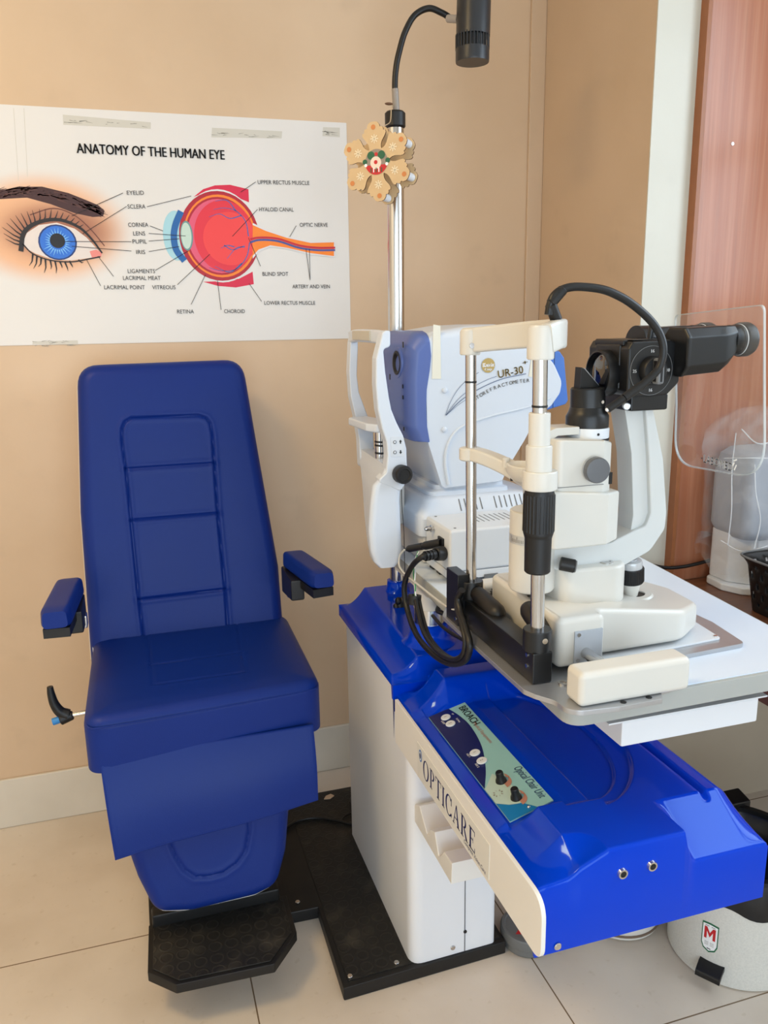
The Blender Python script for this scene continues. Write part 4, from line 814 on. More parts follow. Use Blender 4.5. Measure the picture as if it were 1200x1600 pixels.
# scale drum on the arm pivot
mb = MB(); mb.lathe([(0.0335, 0), (0.0360, 0.004), (0.0360, 0.030), (0.0357, 0.031), (0.0360, 0.032), (0.0360, 0.126), (0.033, 0.128)], (0.5785, 1.093, 1.008), (0, 0, 1), 'cream', 44); drum = mb.build('scale_drum', sl)
mb = MB(); mb.lathe([(0.0363, 0), (0.0363, 0.014)], (0.5785, 1.093, 1.085), (0, 0, 1), mat('silver_scale', (200, 202, 202), 0.35, metal=0.4), 44)
for k in range(40):
    q = math.pi + k * 0.075; c = Vector((0.5785 + 0.0364 * math.cos(q), 1.093 + 0.0364 * math.sin(q), 1.088)); t_ = Vector((-math.sin(q), math.cos(q), 0)) * 0.0003
    h_ = 0.009 if k % 5 == 0 else 0.005; mb.face([c - t_, c + t_, c + t_ + Vector((0, 0, h_)), c - t_ + Vector((0, 0, h_))], 'ink')
mb.build('scale_ring', drum, wn=False)
mb = MB(); mb.lathe([(0.013, 0), (0.013, 0.0012)], (0.588, 1.093, 1.136), (0, 0, 1), 'blackp', 20); mb.cyl((0.575, 1.085, 0.978), (0.575, 1.085, 1.01), 0.0065, 'blackp'); mb.cyl((0.575, 1.085, 0.960), (0.575, 1.085, 0.98), 0.0025, 'steel', n=12); mb.build('drum_fitting', drum)
mb = MB(); mb.cyl((0.606, 1.055, 1.056), (0.626, 1.045, 1.052), 0.0105, 'blackp', ch=0.001); mb.cyl((0.626, 1.045, 1.052), (0.6275, 1.0443, 1.0517), 0.0095, 'greyp'); mb.build('centring_knob', sl)
# illumination head
il = roundpoly([(0.582, 1.040), (0.676, 1.040), (0.709, 1.062), (0.709, 1.135), (0.69, 1.150), (0.582, 1.150)], [0.012, 0.004, 0.006, 0.01, 0.01, 0.02], 5)
MB().prism(il, 'z', 1.082, 1.160, 'cream', 0.005, 3, ztop=lambda x, y: 1.172 - max(0, x - 0.58) * 0.09).build('lamp_housing', sl)
iu = roundpoly([(0.591, 1.048), (0.670, 1.048), (0.694, 1.066), (0.694, 1.13), (0.67, 1.142), (0.591, 1.142)], [0.012, 0.004, 0.006, 0.01, 0.01, 0.02], 5)
MB().prism(iu, 'z', 1.155, 1.247, 'cream', 0.006, 3, ztop=lambda x, y: 1.247 - max(0, x - 0.655) * 0.28).build('slit_housing', sl)
mb = MB(); mb.box(0.5905, 0.6710, 1.0472, 1.0484, 1.1755, 1.1763, 'greyp'); mb.build('housing_seam', sl); mb = MB(); mb.box(0.684, 0.6950, 1.062, 1.10, 1.172, 1.190, 'blackp'); mb.build('housing_label', sl)
fr = [(0.580, 1.150), (0.576, 1.235), (0.584, 1.256), (0.600, 1.262), (0.640, 1.262), (0.640, 1.250), (0.604, 1.250), (0.593, 1.244), (0.590, 1.150)]
MB().prism(roundpoly(fr, [0.002, 0.02, 0.01, 0.005, 0.002, 0.002, 0.006, 0.006, 0.002]), 'y', 1.070, 1.112, 'cream', 0.0025).build('lamp_bracket', sl)
ck = Vector((0.653, 1.048, 1.2005))
mb = MB(); mb.lathe([(0.0192, 0), (0.0195, 0.002), (0.0195, 0.014), (0.0180, 0.0165), (0.0165, 0.0168), (0.002, 0.0168)], ck, (-0.12, -1, 0), 'knobgrey', 40); mb.loft_closed([(0.0194, 0.002), (0.0200, 0.002), (0.0200, 0.007), (0.0194, 0.007)], ck, (-0.12, -1, 0), 'steel', 40); mb.build('slit_knob', sl)
ct = (0.666, 1.093)
mb = MB(); mb.lathe([(0.0335, 0), (0.0335, 0.011)], (*ct, 1.231), (0.02, 0, 1), 'blackp', 44)
for k in range(40):
    q = math.pi + k * math.pi / 40; c = Vector((ct[0] + 0.0337 * math.cos(q), ct[1] + 0.0337 * math.sin(q), 1.234)); t_ = Vector((-math.sin(q), math.cos(q), 0)) * 0.0003; mb.face([c - t_, c + t_, c + t_ + Vector((0, 0, 0.005)), c - t_ + Vector((0, 0, 0.005))], 'whiteink')
mb.build('aperture_ring', sl, wn=False)
mb = MB(); mb.lathe([(0.0330, 0), (0.0335, 0.001), (0.0335, 0.014), (0.0325, 0.0155)], (*ct, 1.2425), (0.02, 0, 1), 'white', 44); mb.cyl((0.6655, 1.0600, 1.250), (0.6655, 1.0588, 1.250), 0.002, 'ink', n=10); mb.build('filter_ring', sl)
mb = MB(); mb.lathe([(0.0318, 0), (0.0325, 0.001), (0.0325, 0.017), (0.0290, 0.023), (0.0268, 0.030), (0.0266, 0.0305), (0.0262, 0.031), (0.0262, 0.058), (0.0245, 0.060)], (ct[0], ct[1], 1.258), (-0.02, 0, 1), 'black', 44)
cs = Vector((0.675, 1.068, 1.2975)); mb.cyl(cs, cs + Vector((0.1, -1, 0)) * 0.0015, 0.0026, 'steel', n=12)
tube_ = mb.build('mirror_tube', sl)
mb = MB(); mb.prism([(0.6455, 1.317), (0.680, 1.317), (0.679, 1.320), (0.6525, 1.3465), (0.647, 1.3490)], 'y', 1.084, 1.102, 'black', 0.0006)
mb.prism([(0.6795, 1.3215), (0.6535, 1.3478), (0.6520, 1.3465), (0.6785, 1.3195)], 'y', 1.086, 1.100, 'alu'); mb.build('mirror_head', tube_)
# microscope body
sp_ = [(0.704, 1.386), (0.770, 1.388), (0.782, 1.383), (0.789, 1.325), (0.768, 1.306), (0.704, 1.306), (0.699, 1.316), (0.698, 1.376)]
MB().prism(roundpoly(sp_, [0.004, 0.004, 0.004, 0.01, 0.01, 0.02, 0.01, 0.006], 4), 'y', 1.040, 1.150, 'black', 0.006, 3).build('microscope_body', sl)
mb = MB(); mb.prism([(0.6965, 1.318), (0.702, 1.312), (0.702, 1.384), (0.6965, 1.381)], 'y', 1.062, 1.128, 'black', 0.003); mb.box(0.698, 0.708, 1.056, 1.134, 1.3795, 1.388, 'black', 0.002); mb.box(0.707, 0.7645, 1.046, 1.144, 1.3875, 1.3885, 'black'); mb.build('body_top_plate', sl)
mb = MB(); mb.lathe([(0.0310, 0), (0.0350, -0.006), (0.0350, -0.022), (0.0342, -0.026), (0.0318, -0.0265), (0.0308, -0.020)], (0.707, 1.095, (0.6942, 1.0950, 1.3382)[2]), (1, 0, 0), 'black', 44); obj = mb.build('objective', sl)
mb = MB(); mb.lathe([(0.0308, -0.0195), (0.028, -0.0212), (0.018, -0.0232), (0.002, -0.0240)], (0.707, 1.095, (0.6942, 1.0950, 1.3382)[2]), (1, 0, 0), 'glassdark', 40, False); mb.build('objective_lens', obj)
dc = Vector((0.737, 1.0398, 1.3435))
mb = MB(); mb.loft_closed([(0.0355, 0), (0.0362, 0), (0.0362, 0.0012), (0.0355, 0.0012)], dc, (0, -1, 0), 'greyp', 48); mb.lathe([(0.0355, 0), (0.0355, 0.0008)], dc, (0, -1, 0), 'black', 48)
mb.lathe([(0.0215, 0), (0.0205, 0.010), (0.0185, 0.0125), (0.002, 0.0128)], dc, (0, -1, 0), 'blackp', 40)
mb.prism([(dc.x - 0.006, dc.z - 0.019), (dc.x + 0.006, dc.z - 0.019), (dc.x + 0.006, dc.z + 0.019), (dc.x - 0.006, dc.z + 0.019)], 'y', dc.y - 0.026, dc.y - 0.010, 'blackp', 0.004, 3)
dial = mb.build('magnification_dial', sl)
for q, t_ in ((90, '16'), (0, '10'), (-90, '16'), (180, '25'), (-135, '40')):
    c = (dc.x + 0.0285 * math.cos(math.radians(q)), dc.z + 0.0285 * math.sin(math.radians(q)))
    mb = MB(); mb.text(t_, 0.0068, lambda a, b, c=c: (c[0] + a, dc.y - 0.0012, c[1] + b - 0.0024), 'whiteink', align='CENTER', bold=0.0002); mb.build('dial_lettering', dial, wn=False)
mb = MB(); mb.disc((dc.x + 0.042, dc.z + 0.001), 0.0014, lambda a, b: (a, 1.0393, b), 'whiteink', 12); mb.build('index_dot', dial, wn=False)
MB().box(0.7165, 0.7815, 1.055, 1.135, 1.2825, 1.307, 'black', 0.003).build('mount_block', sl)
mb = MB(); c = Vector((0.712, 1.062, 1.291)); mb.cyl(c, c + Vector((-0.006, -0.012, 0)), 0.0055, 'alu', ch=0.001); mb.build('mount_screw', sl)
# binocular: two prism housings with eyepieces
def ocular(y0, y1):
    hp_ = [(0.790, 1.404), (0.857, 1.406), (0.868, 1.394), (0.8735, 1.364), (0.852, 1.344), (0.80, 1.333), (0.784, 1.334)]
    mb = MB(); n = 5; yc = (y0 + y1) / 2; loops = []
    oc = roundpoly([(y0, -0.020), (y0 + 0.012, -0.035), (y1 - 0.012, -0.035), (y1, -0.020), (y1, 0.022), (y1 - 0.012, 0.036), (y0 + 0.012, 0.036), (y0, 0.022)], 0.006, 3)
    for x, zc, k in ((0.776, 1.3685, 0.90), (0.779, 1.3685, 1.0), (0.783, 1.3690, 1.0), (0.785, 1.369, 0.975), (0.845, 1.372, 0.95), (0.862, 1.3775, 0.80), (0.872, 1.3825, 0.66)):
        loops.append([Vector((x, yc + (y - yc) * k, zc + z * k)) for y, z in oc])
    mb.loft(loops, 'black'); h = mb.build('prism_housing', sl, sharp=45)
    mb = MB(); mb.lathe([(0.0215, 0), (0.0225, 0.001), (0.0225, 0.012), (0.0235, 0.013), (0.0235, 0.017)], (0.871, yc, 1.3845), (1, 0, 0.02), 'black', 40); e_ = mb.build('eyepiece', h)
    mb = MB(); mb.lathe([(0.0238, 0.017), (0.0238, 0.0188)], (0.871, yc, 1.3845), (1, 0, 0.02), 'whiteink', 40); mb.build('white_ring', e_)
    mb = MB(); mb.lathe([(0.0250, 0.0188), (0.0258, 0.021), (0.0258, 0.033), (0.0235, 0.038), (0.019, 0.0385), (0.017, 0.030)], (0.871, yc, 1.3845), (1, 0, 0.02), 'blackp', 40); mb.build('eyecup', e_)
ocular(1.012, 1.072); ocular(1.098, 1.158)
mb = MB(); mb.cyl((0.763, 1.085, 1.385), (0.767, 1.085, 1.414), 0.0045, 'black'); mb.build('lock_pin', sl); mb = MB(); mb.cyl((0.768, 1.128, 1.378), (0.792, 1.128, 1.378), 0.030, 'black'); mb.build('binocular_joint', sl)
# breath shield, clear acrylic
def m_acrylic():
    m = bpy.data.materials.new('clear_acrylic'); m.use_nodes = True; nt = m.node_tree; nt.nodes.clear()
    o = nt.nodes.new('ShaderNodeOutputMaterial'); t = nt.nodes.new('ShaderNodeBsdfTransparent'); g = nt.nodes.new('ShaderNodeBsdfGlossy'); d = nt.nodes.new('ShaderNodeBsdfDiffuse')
    a = nt.nodes.new('ShaderNodeMixShader'); b = nt.nodes.new('ShaderNodeMixShader'); fr = nt.nodes.new('ShaderNodeFresnel'); fr.inputs[0].default_value = 1.45
    nz = nt.nodes.new('ShaderNodeTexNoise'); nz.inputs['Scale'].default_value = 25; mr = nt.nodes.new('ShaderNodeMapRange'); mr.inputs[3].default_value = 0.03; mr.inputs[4].default_value = 0.07
    nt.links.new(nz.outputs['Fac'], mr.inputs[0]); nt.links.new(mr.outputs[0], a.inputs[0])
    g.inputs['Roughness'].default_value = 0.02; t.inputs[0].default_value = (0.97, 0.98, 0.98, 1)
    nt.links.new(t.outputs[0], a.inputs[1]); nt.links.new(d.outputs[0], a.inputs[2]); nt.links.new(fr.outputs[0], b.inputs[0]); nt.links.new(a.outputs[0], b.inputs[1]); nt.links.new(g.outputs[0], b.inputs[2]); nt.links.new(b.outputs[0], o.inputs[0])
    return m
acr = m_acrylic(); acr_edge = mat('polished_acrylic_edge', (226, 232, 232), 0.15, alpha=0.55)
so_ = roundpoly([(1.184, 1.4235), (1.1665, 1.275), (1.160, 1.1745), (0.950, 1.1845), (0.970, 1.34), (0.982, 1.436)], [0.010, 0.1, 0.062, 0.055, 0.08, 0.012], 10)
mb = MB(); mb.face([(0.8785, y, z) for y, z in so_], acr); mb.face([(0.8815, y, z) for y, z in so_], acr); shd = mb.build('breath_shield', sl, wn=False, label='clear acrylic breath shield')
ctr = Vector((1.075, 1.30)); inn = [tuple(ctr + (Vector(p) - ctr) * (1 - 0.0022 / (Vector(p) - ctr).length)) for p in so_]
mb = MB(); mb.loft([[(0.8783, y, z) for y, z in so_], [(0.8817, y, z) for y, z in so_], [(0.8817, y, z) for y, z in inn], [(0.8783, y, z) for y, z in inn]], acr_edge, cap=False)
mb.build('shield_edge', shd, wn=False)
mb = MB(); mb.text('LABOMED', 0.0175, lambda a, b: (0.8772, 1.0845 - a, 1.1905 + b - 0.06 * a), 'whiteink', bold=0.0003, sx=0.86)
for a0, a1 in (((0, 0), (.004, .008)), ((.002, .010), (.009, .013)), ((.005, -.004), (.009, .005))): mb.strip([a0, a1], 0.0025, lambda a, b: (0.8778, 1.018 - a, 1.193 + b), 'whiteink')
mb.build('shield_lettering', shd, wn=False)
# chin rest: base beam, posts, handles, chin cup and forehead band
mb = MB(); mb.prism([(0.5125, 0.957), (0.5435, 0.957), (0.5435, 1.262), (0.5125, 1.262)], 'z', 0.9128, 0.960, 'black', 0.0025)
mb.box(0.500, 0.520, 1.205, 1.258, 0.905, 1.003, 'black', 0.002); bm_ = mb.build('rest_beam', sl)
for z in (0.935, 0.952): mb = MB(); mb.cyl((0.5130, 0.975, z), (0.5110, 0.975, z), 0.0032, 'steel', n=12); mb.build('beam_screw', bm_)
mb = MB(); mb.cyl((0.5295, 0.9575, 0.978), (0.5292, 0.9545, 0.978), 0.0042, 'steel', n=14); mb.build('clamp_screw', bm_)
mb = MB(); mb.cyl((0.4995, 1.21, 0.925), (0.497, 1.21, 0.925), 0.003, 'steel', n=12); mb.build('beam_screw', bm_)
for y, r in ((0.977, 0.0205), (1.214, 0.0200)):
    mb = MB(); mb.lathe([(r - 0.001, 0), (r, 0.001), (r, 0.030), (r - 0.001, 0.0315)], (0.5285, y, 0.958), (0, 0, 1), 'black', 36); mb.build('rod_socket', sl)
for y, r, x1 in ((0.977, 0.0100, 0.5205), (1.214, 0.0088, 0.5235)):
    rod = MB().cyl((0.5285, y, 0.985), (x1, y, 1.385), r, 'steel', n=32).build('support_rod', sl)
    zz = 1.305 if y < 1 else 1.322; xx = 0.5285 + (x1 - 0.5285) * (zz - 0.985) / 0.40
    mb = MB(); mb.lathe([(r + 0.0006, 0), (r + 0.0006, 0.003)], (xx, y, zz), (0, 0, 1), 'blackp', 28); mb.build('rod_mark', rod)
for a, b in (((0.531, 1.195, 0.972), (0.536, 1.115, 0.958)), ((0.548, 0.995, 0.972), (0.556, 1.062, 0.990))):
    a, b = Vector(a), Vector(b); d = (b - a); l = d.length
    mb = MB(); mb.lathe([(0.0125, 0), (0.0140, 0.012), (0.0145, l * 0.6), (0.0150, l * 0.62), (0.0152, l - 0.012), (0.0125, l - 0.003), (0.007, l + 0.002), (0.002, l + 0.0035)], a, d, 'blackp', 28); mb.build('grip_handle', sl)
hx = 0.5255
mb = MB(); mb.lathe([(0.0165, 0), (0.0182, 0.002), (0.0188, 0.050), (0.0200, 0.054), (0.0212, 0.058), (0.0212, 0.112), (0.0190, 0.119), (0.0180, 0.121)], (hx, 0.977, 1.074), (0, 0, 1), 'blackp', 48)
for k in range(26):
    q = k / 26 * 2 * math.pi; mb.cyl((hx + 0.0208 * math.cos(q), 0.977 + 0.0208 * math.sin(q), 1.134), (hx + 0.0205 * math.cos(q), 0.977 + 0.0205 * math.sin(q), 1.186), 0.0014, 'blackp', n=6)
mb.build('chin_height_grip', sl)
mb = MB(); mb.lathe([(0.0178, 0), (0.0178, 0.047), (0.0168, 0.049), (0.0146, 0.0495), (0.0146, 0.092), (0.0138, 0.093)], (0.5235, 0.977, 1.205), (-0.012, 0, 1), 'cream', 40); mb.build('rod_sleeve', sl)
# chin cup arm
path = [(0.5275, 1.218, 1.2065), (0.533, 1.19, 1.2065), (0.546, 1.16, 1.201), (0.560, 1.125, 1.192), (0.562, 1.085, 1.187), (0.556, 1.045, 1.189), (0.545, 1.01, 1.197), (0.532, 0.985, 1.205)]
ch = MB(); ch.sweep(smoothpath(path, 6), lambda t: roundpoly([(-0.013, -0.0105 - 0.002 * t), (0.013, -0.0105 - 0.002 * t), (0.013, 0.0105), (-0.013, 0.0105)], 0.004, 3), 'cream')
ch.lathe([(0.0160, 0), (0.0180, 0.002), (0.0180, 0.019), (0.0160, 0.021)], (0.525, 1.216, 1.196), (0, 0, 1), 'cream', 32)
ch.lathe([(0.0225, 0), (0.0240, 0.002), (0.0240, 0.024), (0.0225, 0.026)], (0.5255, 0.977, 1.193), (0, 0, 1), 'cream', 40); chn = ch.build('chin_rest_arm', sl)
mb = MB()
cup = [[(0.556 + 0.020 * s_ + 0.026 * math.cos(q) * k_, 1.078 + 0.040 * math.sin(q) * k_, z) for q in np.linspace(0, 2 * math.pi, 28, endpoint=False)] for k_, z, s_ in ((0.75, 1.186, 0), (1.0, 1.196, 0), (1.0, 1.207, 0), (0.9, 1.209, 0), (0.7, 1.2035, 0), (0.2, 1.2015, 0))]
mb.loft(cup, 'cream'); mb.lathe([(0.006, 0), (0.006, 0.014), (0.005, 0.015)], (0.545, 1.122, 1.198), (0, 0, 1), 'cream', 16); mb.build('chin_cup', chn)
mb = MB(); mb.box(0.540, 0.543, 1.094, 1.097, 1.182, 1.190, 'ink'); mb.build('height_mark', chn)
path = [(0.520, 1.226, 1.389), (0.530, 1.200, 1.390), (0.552, 1.155, 1.394), (0.570, 1.10, 1.398), (0.574, 1.045, 1.400), (0.563, 1.000, 1.4005), (0.545, 0.978, 1.400), (0.524, 0.966, 1.395)]
fb = MB(); fb.sweep(smoothpath(path, 8), roundpoly([(-0.0085, -0.0195), (0.0085, -0.0195), (0.0085, 0.0195), (-0.0085, 0.0195)], 0.005, 3), 'cream')
fb.lathe([(0.0150, 0), (0.0165, 0.002), (0.0165, 0.036), (0.0145, 0.040)], (0.5235, 1.216, 1.366), (0, 0, 1), 'cream', 32)
fb.lathe([(0.0165, 0), (0.0180, 0.002), (0.0180, 0.040), (0.0160, 0.044)], (0.5205, 0.976, 1.368), (0, 0, 1), 'cream', 36); fbo = fb.build('forehead_band', sl)
mb = MB(); mb.cyl((0.5195, 1.1998, 1.381), (0.519, 1.1975, 1.381), 0.0042, 'steel', n=14); mb.build('band_screw', fbo)
# fixation lamp on a flexible stalk
fx = [(0.5300, 0.9750, 1.4252), (0.5324, 0.9750, 1.4389), (0.5376, 0.9750, 1.4494), (0.5503, 0.9750, 1.4574), (0.5709, 0.9750, 1.4605), (0.6074, 0.9750, 1.4572), (0.6352, 0.9750, 1.4480), (0.6577, 0.9750, 1.4362), (0.6809, 0.9750, 1.4199), (0.6973, 0.9750, 1.4035), (0.7068, 0.9750, 1.3861), (0.7091, 0.9750, 1.3687), (0.7032, 0.9750, 1.3505), (0.6886, 0.9750, 1.3370), (0.6720, 0.9750, 1.3244)]
mb = MB(); mb.tube(fx, 0.0056, 'cable', 12, 6); fxo = mb.build('fixation_stalk', sl)
mb = MB(); mb.cyl((0.545, 0.980, 1.418), fx[1], 0.0078, 'blackp', ch=0.001); mb.cyl(fx[1], fx[3], 0.0070, 'blackp', ch=0.001); mb.build('stalk_joint', fxo)
mb = MB(); a, b, c = Vector((0.6759, 0.9750, 1.3278)), Vector((0.6503, 0.9750, 1.3121)), Vector((0.6248, 0.9750, 1.2974)); mb.cyl(a, b, 0.0060, 'black', n=18); mb.cyl(b, c, 0.0052, 'black', n=18, ch=0.0008); mb.ball(c, 0.003, 'whiteink', 10, 6); mb.build('fixation_tip', fxo)

# ================================================================ POWER SUPPLY BOX
ps = thing('power_supply', 'white metal power supply box with vents and cable sockets between the two eye instruments', 'power supply', (0.67, 1.51, 0.905))
mb = MB(); mb.box(0.580, 0.768, 1.440, 1.578, 0.929, 1.0155, 'white', 0.006, 3); mb.build('case', ps)
mb = MB(); mb.box(0.5805, 0.7675, 1.4405, 1.5775, 0.9115, 0.9285, 'white', 0.003); mb.build('case_bottom', ps)
for x in (0.592, 0.752):
    for y in (1.455, 1.555):
        mb = MB(); mb.box(x - 0.008, x + 0.008, y - 0.01, y + 0.01, 0.905, 0.912, 'blackp'); mb.build('foot', ps)
mb = MB(); mb.box(0.5835, 0.5855, 1.505, 1.523, 0.906, 0.9115, 'blackp'); mb.build('case_clip', ps); mb = MB(); mb.box(0.655, 0.685, 1.4385, 1.4405, 0.906, 0.918, 'greyp'); mb.build('case_clip', ps)
for k in range(8): mb = MB(); mb.box(0.664 + k * 0.0115, 0.6662 + k * 0.0115, 1.490, 1.545, 1.0153, 1.0159, 'greyp'); mb.build('vent_slot', ps)
for p in ((0.598, 1.458), (0.598, 1.565), (0.64, 1.46)): mb = MB(); mb.cyl((*p, 1.0152), (*p, 1.0163), 0.0028, 'greyp', n=12); mb.build('case_screw', ps)
mb = MB(); mb.prism([(1.470, 0.946), (1.498, 0.946), (1.498, 0.992), (1.470, 0.992)], 'x', 0.576, 0.581, 'blackp', 0.001); mb.build('mains_inlet', ps)
mb = MB(); a = Vector((0.5720, 1.5300, 0.9997)); mb.lathe([(0.003, -0.012), (0.005, -0.008), (0.0055, -0.002), (0.004, 0), (0.0075, 0.001), (0.0075, 0.0025), (0.004, 0.003), (0.004, 0.010)], a, (1, 0, 0), 'steel', 20); mb.build('earth_terminal', ps)

# ================================================================ CABLES BESIDE THE TABLE
def cable(name, label, pts, r, m='cable', cat='cable', sm=8):
    mb = MB(); mb.tube(pts, r, m, 10, sm); return tag(mb.build(name), label, cat)
c1 = [(0.5750, 1.4649, 0.9645), (0.5550, 1.4558, 0.9664), (0.5250, 1.4480, 0.9663), (0.5120, 1.4766, 0.9383), (0.5050, 1.5014, 0.8921), (0.5050, 1.4864, 0.8486), (0.5000, 1.4182, 0.8192), (0.4950, 1.3257, 0.8191), (0.4900, 1.2233, 0.8393), (0.4870, 1.1455, 0.8755), (0.4860, 1.1201, 0.9114), (0.4900, 1.1483, 0.9332), (0.4950, 1.1822, 0.9484), (0.4970, 1.1956, 0.9662), (0.4990, 1.1841, 0.9843)]  # cable points traced from image pixels onto chosen x planes, baked as literals
pc = thing('power_cable', 'thick black power cable looping from the power supply box down to the slit lamp beam', 'cable', (0.53, 1.45, 0.80))
mb = MB(); mb.tube(c1, 0.0058, 'cable', 12, 8); mb.build('cable_sheath', pc)
mb = MB(); a, b = Vector(c1[0]), Vector(c1[1]); mb.cyl(a, b, 0.0155, 'blackp', 0.0135, ch=0.002); mb.cyl(b, Vector(c1[2]), 0.0095, 'blackp', 0.0072, ch=0.001)
for t_ in (0.2, 0.45, 0.7): p_ = b.lerp(Vector(c1[2]), t_); d_ = (Vector(c1[2]) - b).normalized() * 0.003; mb.cyl(p_, p_ + d_, 0.0102, 'blackp')
mb.build('plug', pc)
c2 = [(0.5050, 1.4348, 0.8850), (0.5000, 1.4025, 0.8649), (0.4940, 1.3504, 0.8430), (0.4880, 1.2677, 0.8433), (0.4840, 1.1909, 0.8606), (0.4820, 1.1419, 0.8878), (0.4830, 1.1314, 0.9151), (0.4870, 1.1573, 0.9359), (0.4940, 1.1937, 0.9502), (0.5000, 1.2057, 0.9660)]
lc = thing('lamp_cable', 'second black cable with a ferrite ring hanging beside the thick power cable', 'cable', (0.50, 1.40, 0.80))
mb = MB(); mb.tube(c2, 0.0046, 'cable', 12, 8); mb.build('cable_sheath', lc)
mb = MB(); mb.tube([Vector(p) + Vector((0.009, 0.004, -0.004)) for p in c2], 0.0042, 'cable', 12, 8); mb.build('cable_sheath', lc)
mb = MB(); a = Vector((0.5070, 1.4441, 0.8898)); mb.loft_closed([(0.006, 0), (0.0135, 0), (0.0135, -0.018), (0.006, -0.018)], a, (0.1, 0.1, 1), 'blackp', 24); mb.build('ferrite_ring', lc)
M_gw = flat('green_white_wire', (70, 140, 96), 0.4)
mb = MB(); mb.tube([(0.5070, 1.4442, 0.8871), (0.5120, 1.4541, 0.9061), (0.5200, 1.4880, 0.9219), (0.5300, 1.5002, 0.9445), (0.5400, 1.5163, 0.9569)], 0.0016, M_gw, 8, 6); mb.build('earth_wire', lc, label='thin green earth wire')
mb = MB(); mb.tube([Vector(p) + Vector((0, -0.003, 0.001)) for p in ((0.5070, 1.4403, 0.8883), (0.5120, 1.4618, 0.9037), (0.5200, 1.4802, 0.9242), (0.5300, 1.5081, 0.9423), (0.5400, 1.5123, 0.9579))], 0.0014, 'white', 8, 6); mb.build('earth_wire', lc, label='thin white earth wire')
sc = thing('signal_lead', 'pale clear lead with black barrel plug running along the table edge', 'cable', (0.52, 1.45, 0.86))
mb = MB(); mb.tube([(0.5220, 1.5495, 0.9539), (0.5180, 1.5678, 0.9367), (0.5150, 1.5638, 0.9155), (0.5120, 1.5132, 0.9111), (0.5100, 1.4258, 0.9152), (0.5070, 1.3301, 0.9207), (0.5030, 1.2505, 0.9297), (0.5000, 1.2025, 0.9431)], 0.0022, flat('clear_lead', (206, 204, 196), 0.25), 8, 8); mb.build('lead', sc)
mb = MB(); a, b = Vector((0.5300, 1.5522, 0.9538)), Vector((0.5770, 1.4807, 0.9816)); d = (b - a); l = d.length
mb.lathe([(0.003, -0.006), (0.0055, 0.0), (0.0075, 0.004), (0.0078, l * 0.45), (0.0070, l * 0.46), (0.0078, l * 0.5), (0.0090, l * 0.55), (0.0090, l * 0.92), (0.0075, l)], a, d, 'blackp', 24); mb.build('barrel_plug', sc)
cable('trailing_cable', 'thin black cable passing behind the looped cables under the table edge', [(0.5700, 1.5106, 0.8152), (0.5600, 1.4332, 0.8220), (0.5550, 1.3662, 0.8314), (0.5550, 1.3092, 0.8401), (0.5560, 1.2584, 0.8497), (0.5600, 1.2176, 0.8580), (0.62, 1.235, 0.845)], 0.0036)
# ================================================================ AUTOREFRACTOMETER
ar = thing('autorefractor', 'white and slate blue eye refractor with chin frame and printed lettering on its side', 'autorefractor', (0.72, 1.74, 0.905))
MB().box(0.580, 0.915, 1.592, 1.765, 0.905, 0.967, 'arcream', 0.006).build('fixed_base', ar)
mb = MB(); i0 = roundpoly([(0.571, 1.586), (0.930, 1.586), (0.930, 1.885), (0.571, 1.885)], 0.02, 4); 
def rr_(x0, x1, y0, y1, z, r=0.02): return [Vector((p[0], p[1], z)) for p in roundpoly([(x0, y0), (x1, y0), (x1, y1), (x0, y1)], r, 4)]
mb.loft([rr_(0.571, 0.925, 1.586, 1.872, 0.967), rr_(0.571, 0.925, 1.586, 1.872, 1.005), rr_(0.574, 0.918, 1.592, 1.870, 1.013), rr_(0.592, 0.842, 1.612, 1.868, 1.040), rr_(0.602, 0.810, 1.622, 1.862, 1.046)], 'arw'); mb.build('moving_base', ar)
mb = MB(); mb.loft([rr_(0.606, 0.802, 1.626, 1.858, 1.044), rr_(0.606, 0.800, 1.626, 1.858, 1.054), rr_(0.622, 0.792, 1.632, 1.85, 1.058), rr_(0.622, 0.790, 1.632, 1.85, 1.068)], 'arw'); mb.build('neck', ar)
for g, x0 in ((5, 0.668), (6, 0.752)):
    for k in range(g):
        x = x0 + k * 0.0125; mb = MB()
        mb.loft([[Vector((x, 1.5935, 1.0155)), Vector((x + 0.002, 1.5935, 1.0155)), Vector((x + 0.002, 1.610, 1.0375)), Vector((x, 1.610, 1.0375))], [Vector((x, 1.5935, 1.0170)), Vector((x + 0.002, 1.5935, 1.0170)), Vector((x + 0.002, 1.610, 1.0390)), Vector((x, 1.610, 1.0390))]], 'greyp'); mb.build('vent_slot', ar)
hpf = [(0.596, 1.386), (0.612, 1.3975), (0.69, 1.4085), (0.764, 1.411), (0.838, 1.393), (0.905, 1.321), (0.9255, 1.283), (0.9215, 1.258), (0.900, 1.232), (0.862, 1.209), (0.831, 1.155), (0.789, 1.092), (0.778, 1.066), (0.640, 1.060), (0.633, 1.066), (0.600, 1.168)]
mb = MB(); rp = roundpoly(hpf, [0.01, 0.02, 0.05, 0.06, 0.09, 0.05, 0.03, 0.02, 0.03, 0.05, 0.08, 0.03, 0.008, 0.008, 0.008, 0.01], 6)
lp = []
for y_, in_ in ((1.620, 0.020), (1.6215, 0.012), (1.626, 0.0065), (1.634, 0.0025), (1.645, 0.0), (1.835, 0.0), (1.846, 0.0025), (1.854, 0.0065), (1.8585, 0.012), (1.860, 0.020)):
    lp.append([Vector((x_ - in_ * 0.5 * max(0, min(1, (x_ - 0.86) / 0.05)), y_, z_ - in_ * max(0, min(1, (z_ - 1.34) / 0.05)) + in_ * 0.2 * (z_ < 1.2))) for x_, z_ in rp])
mb.loft(lp, 'arw'); head = mb.build('measuring_head', ar, sharp=35)
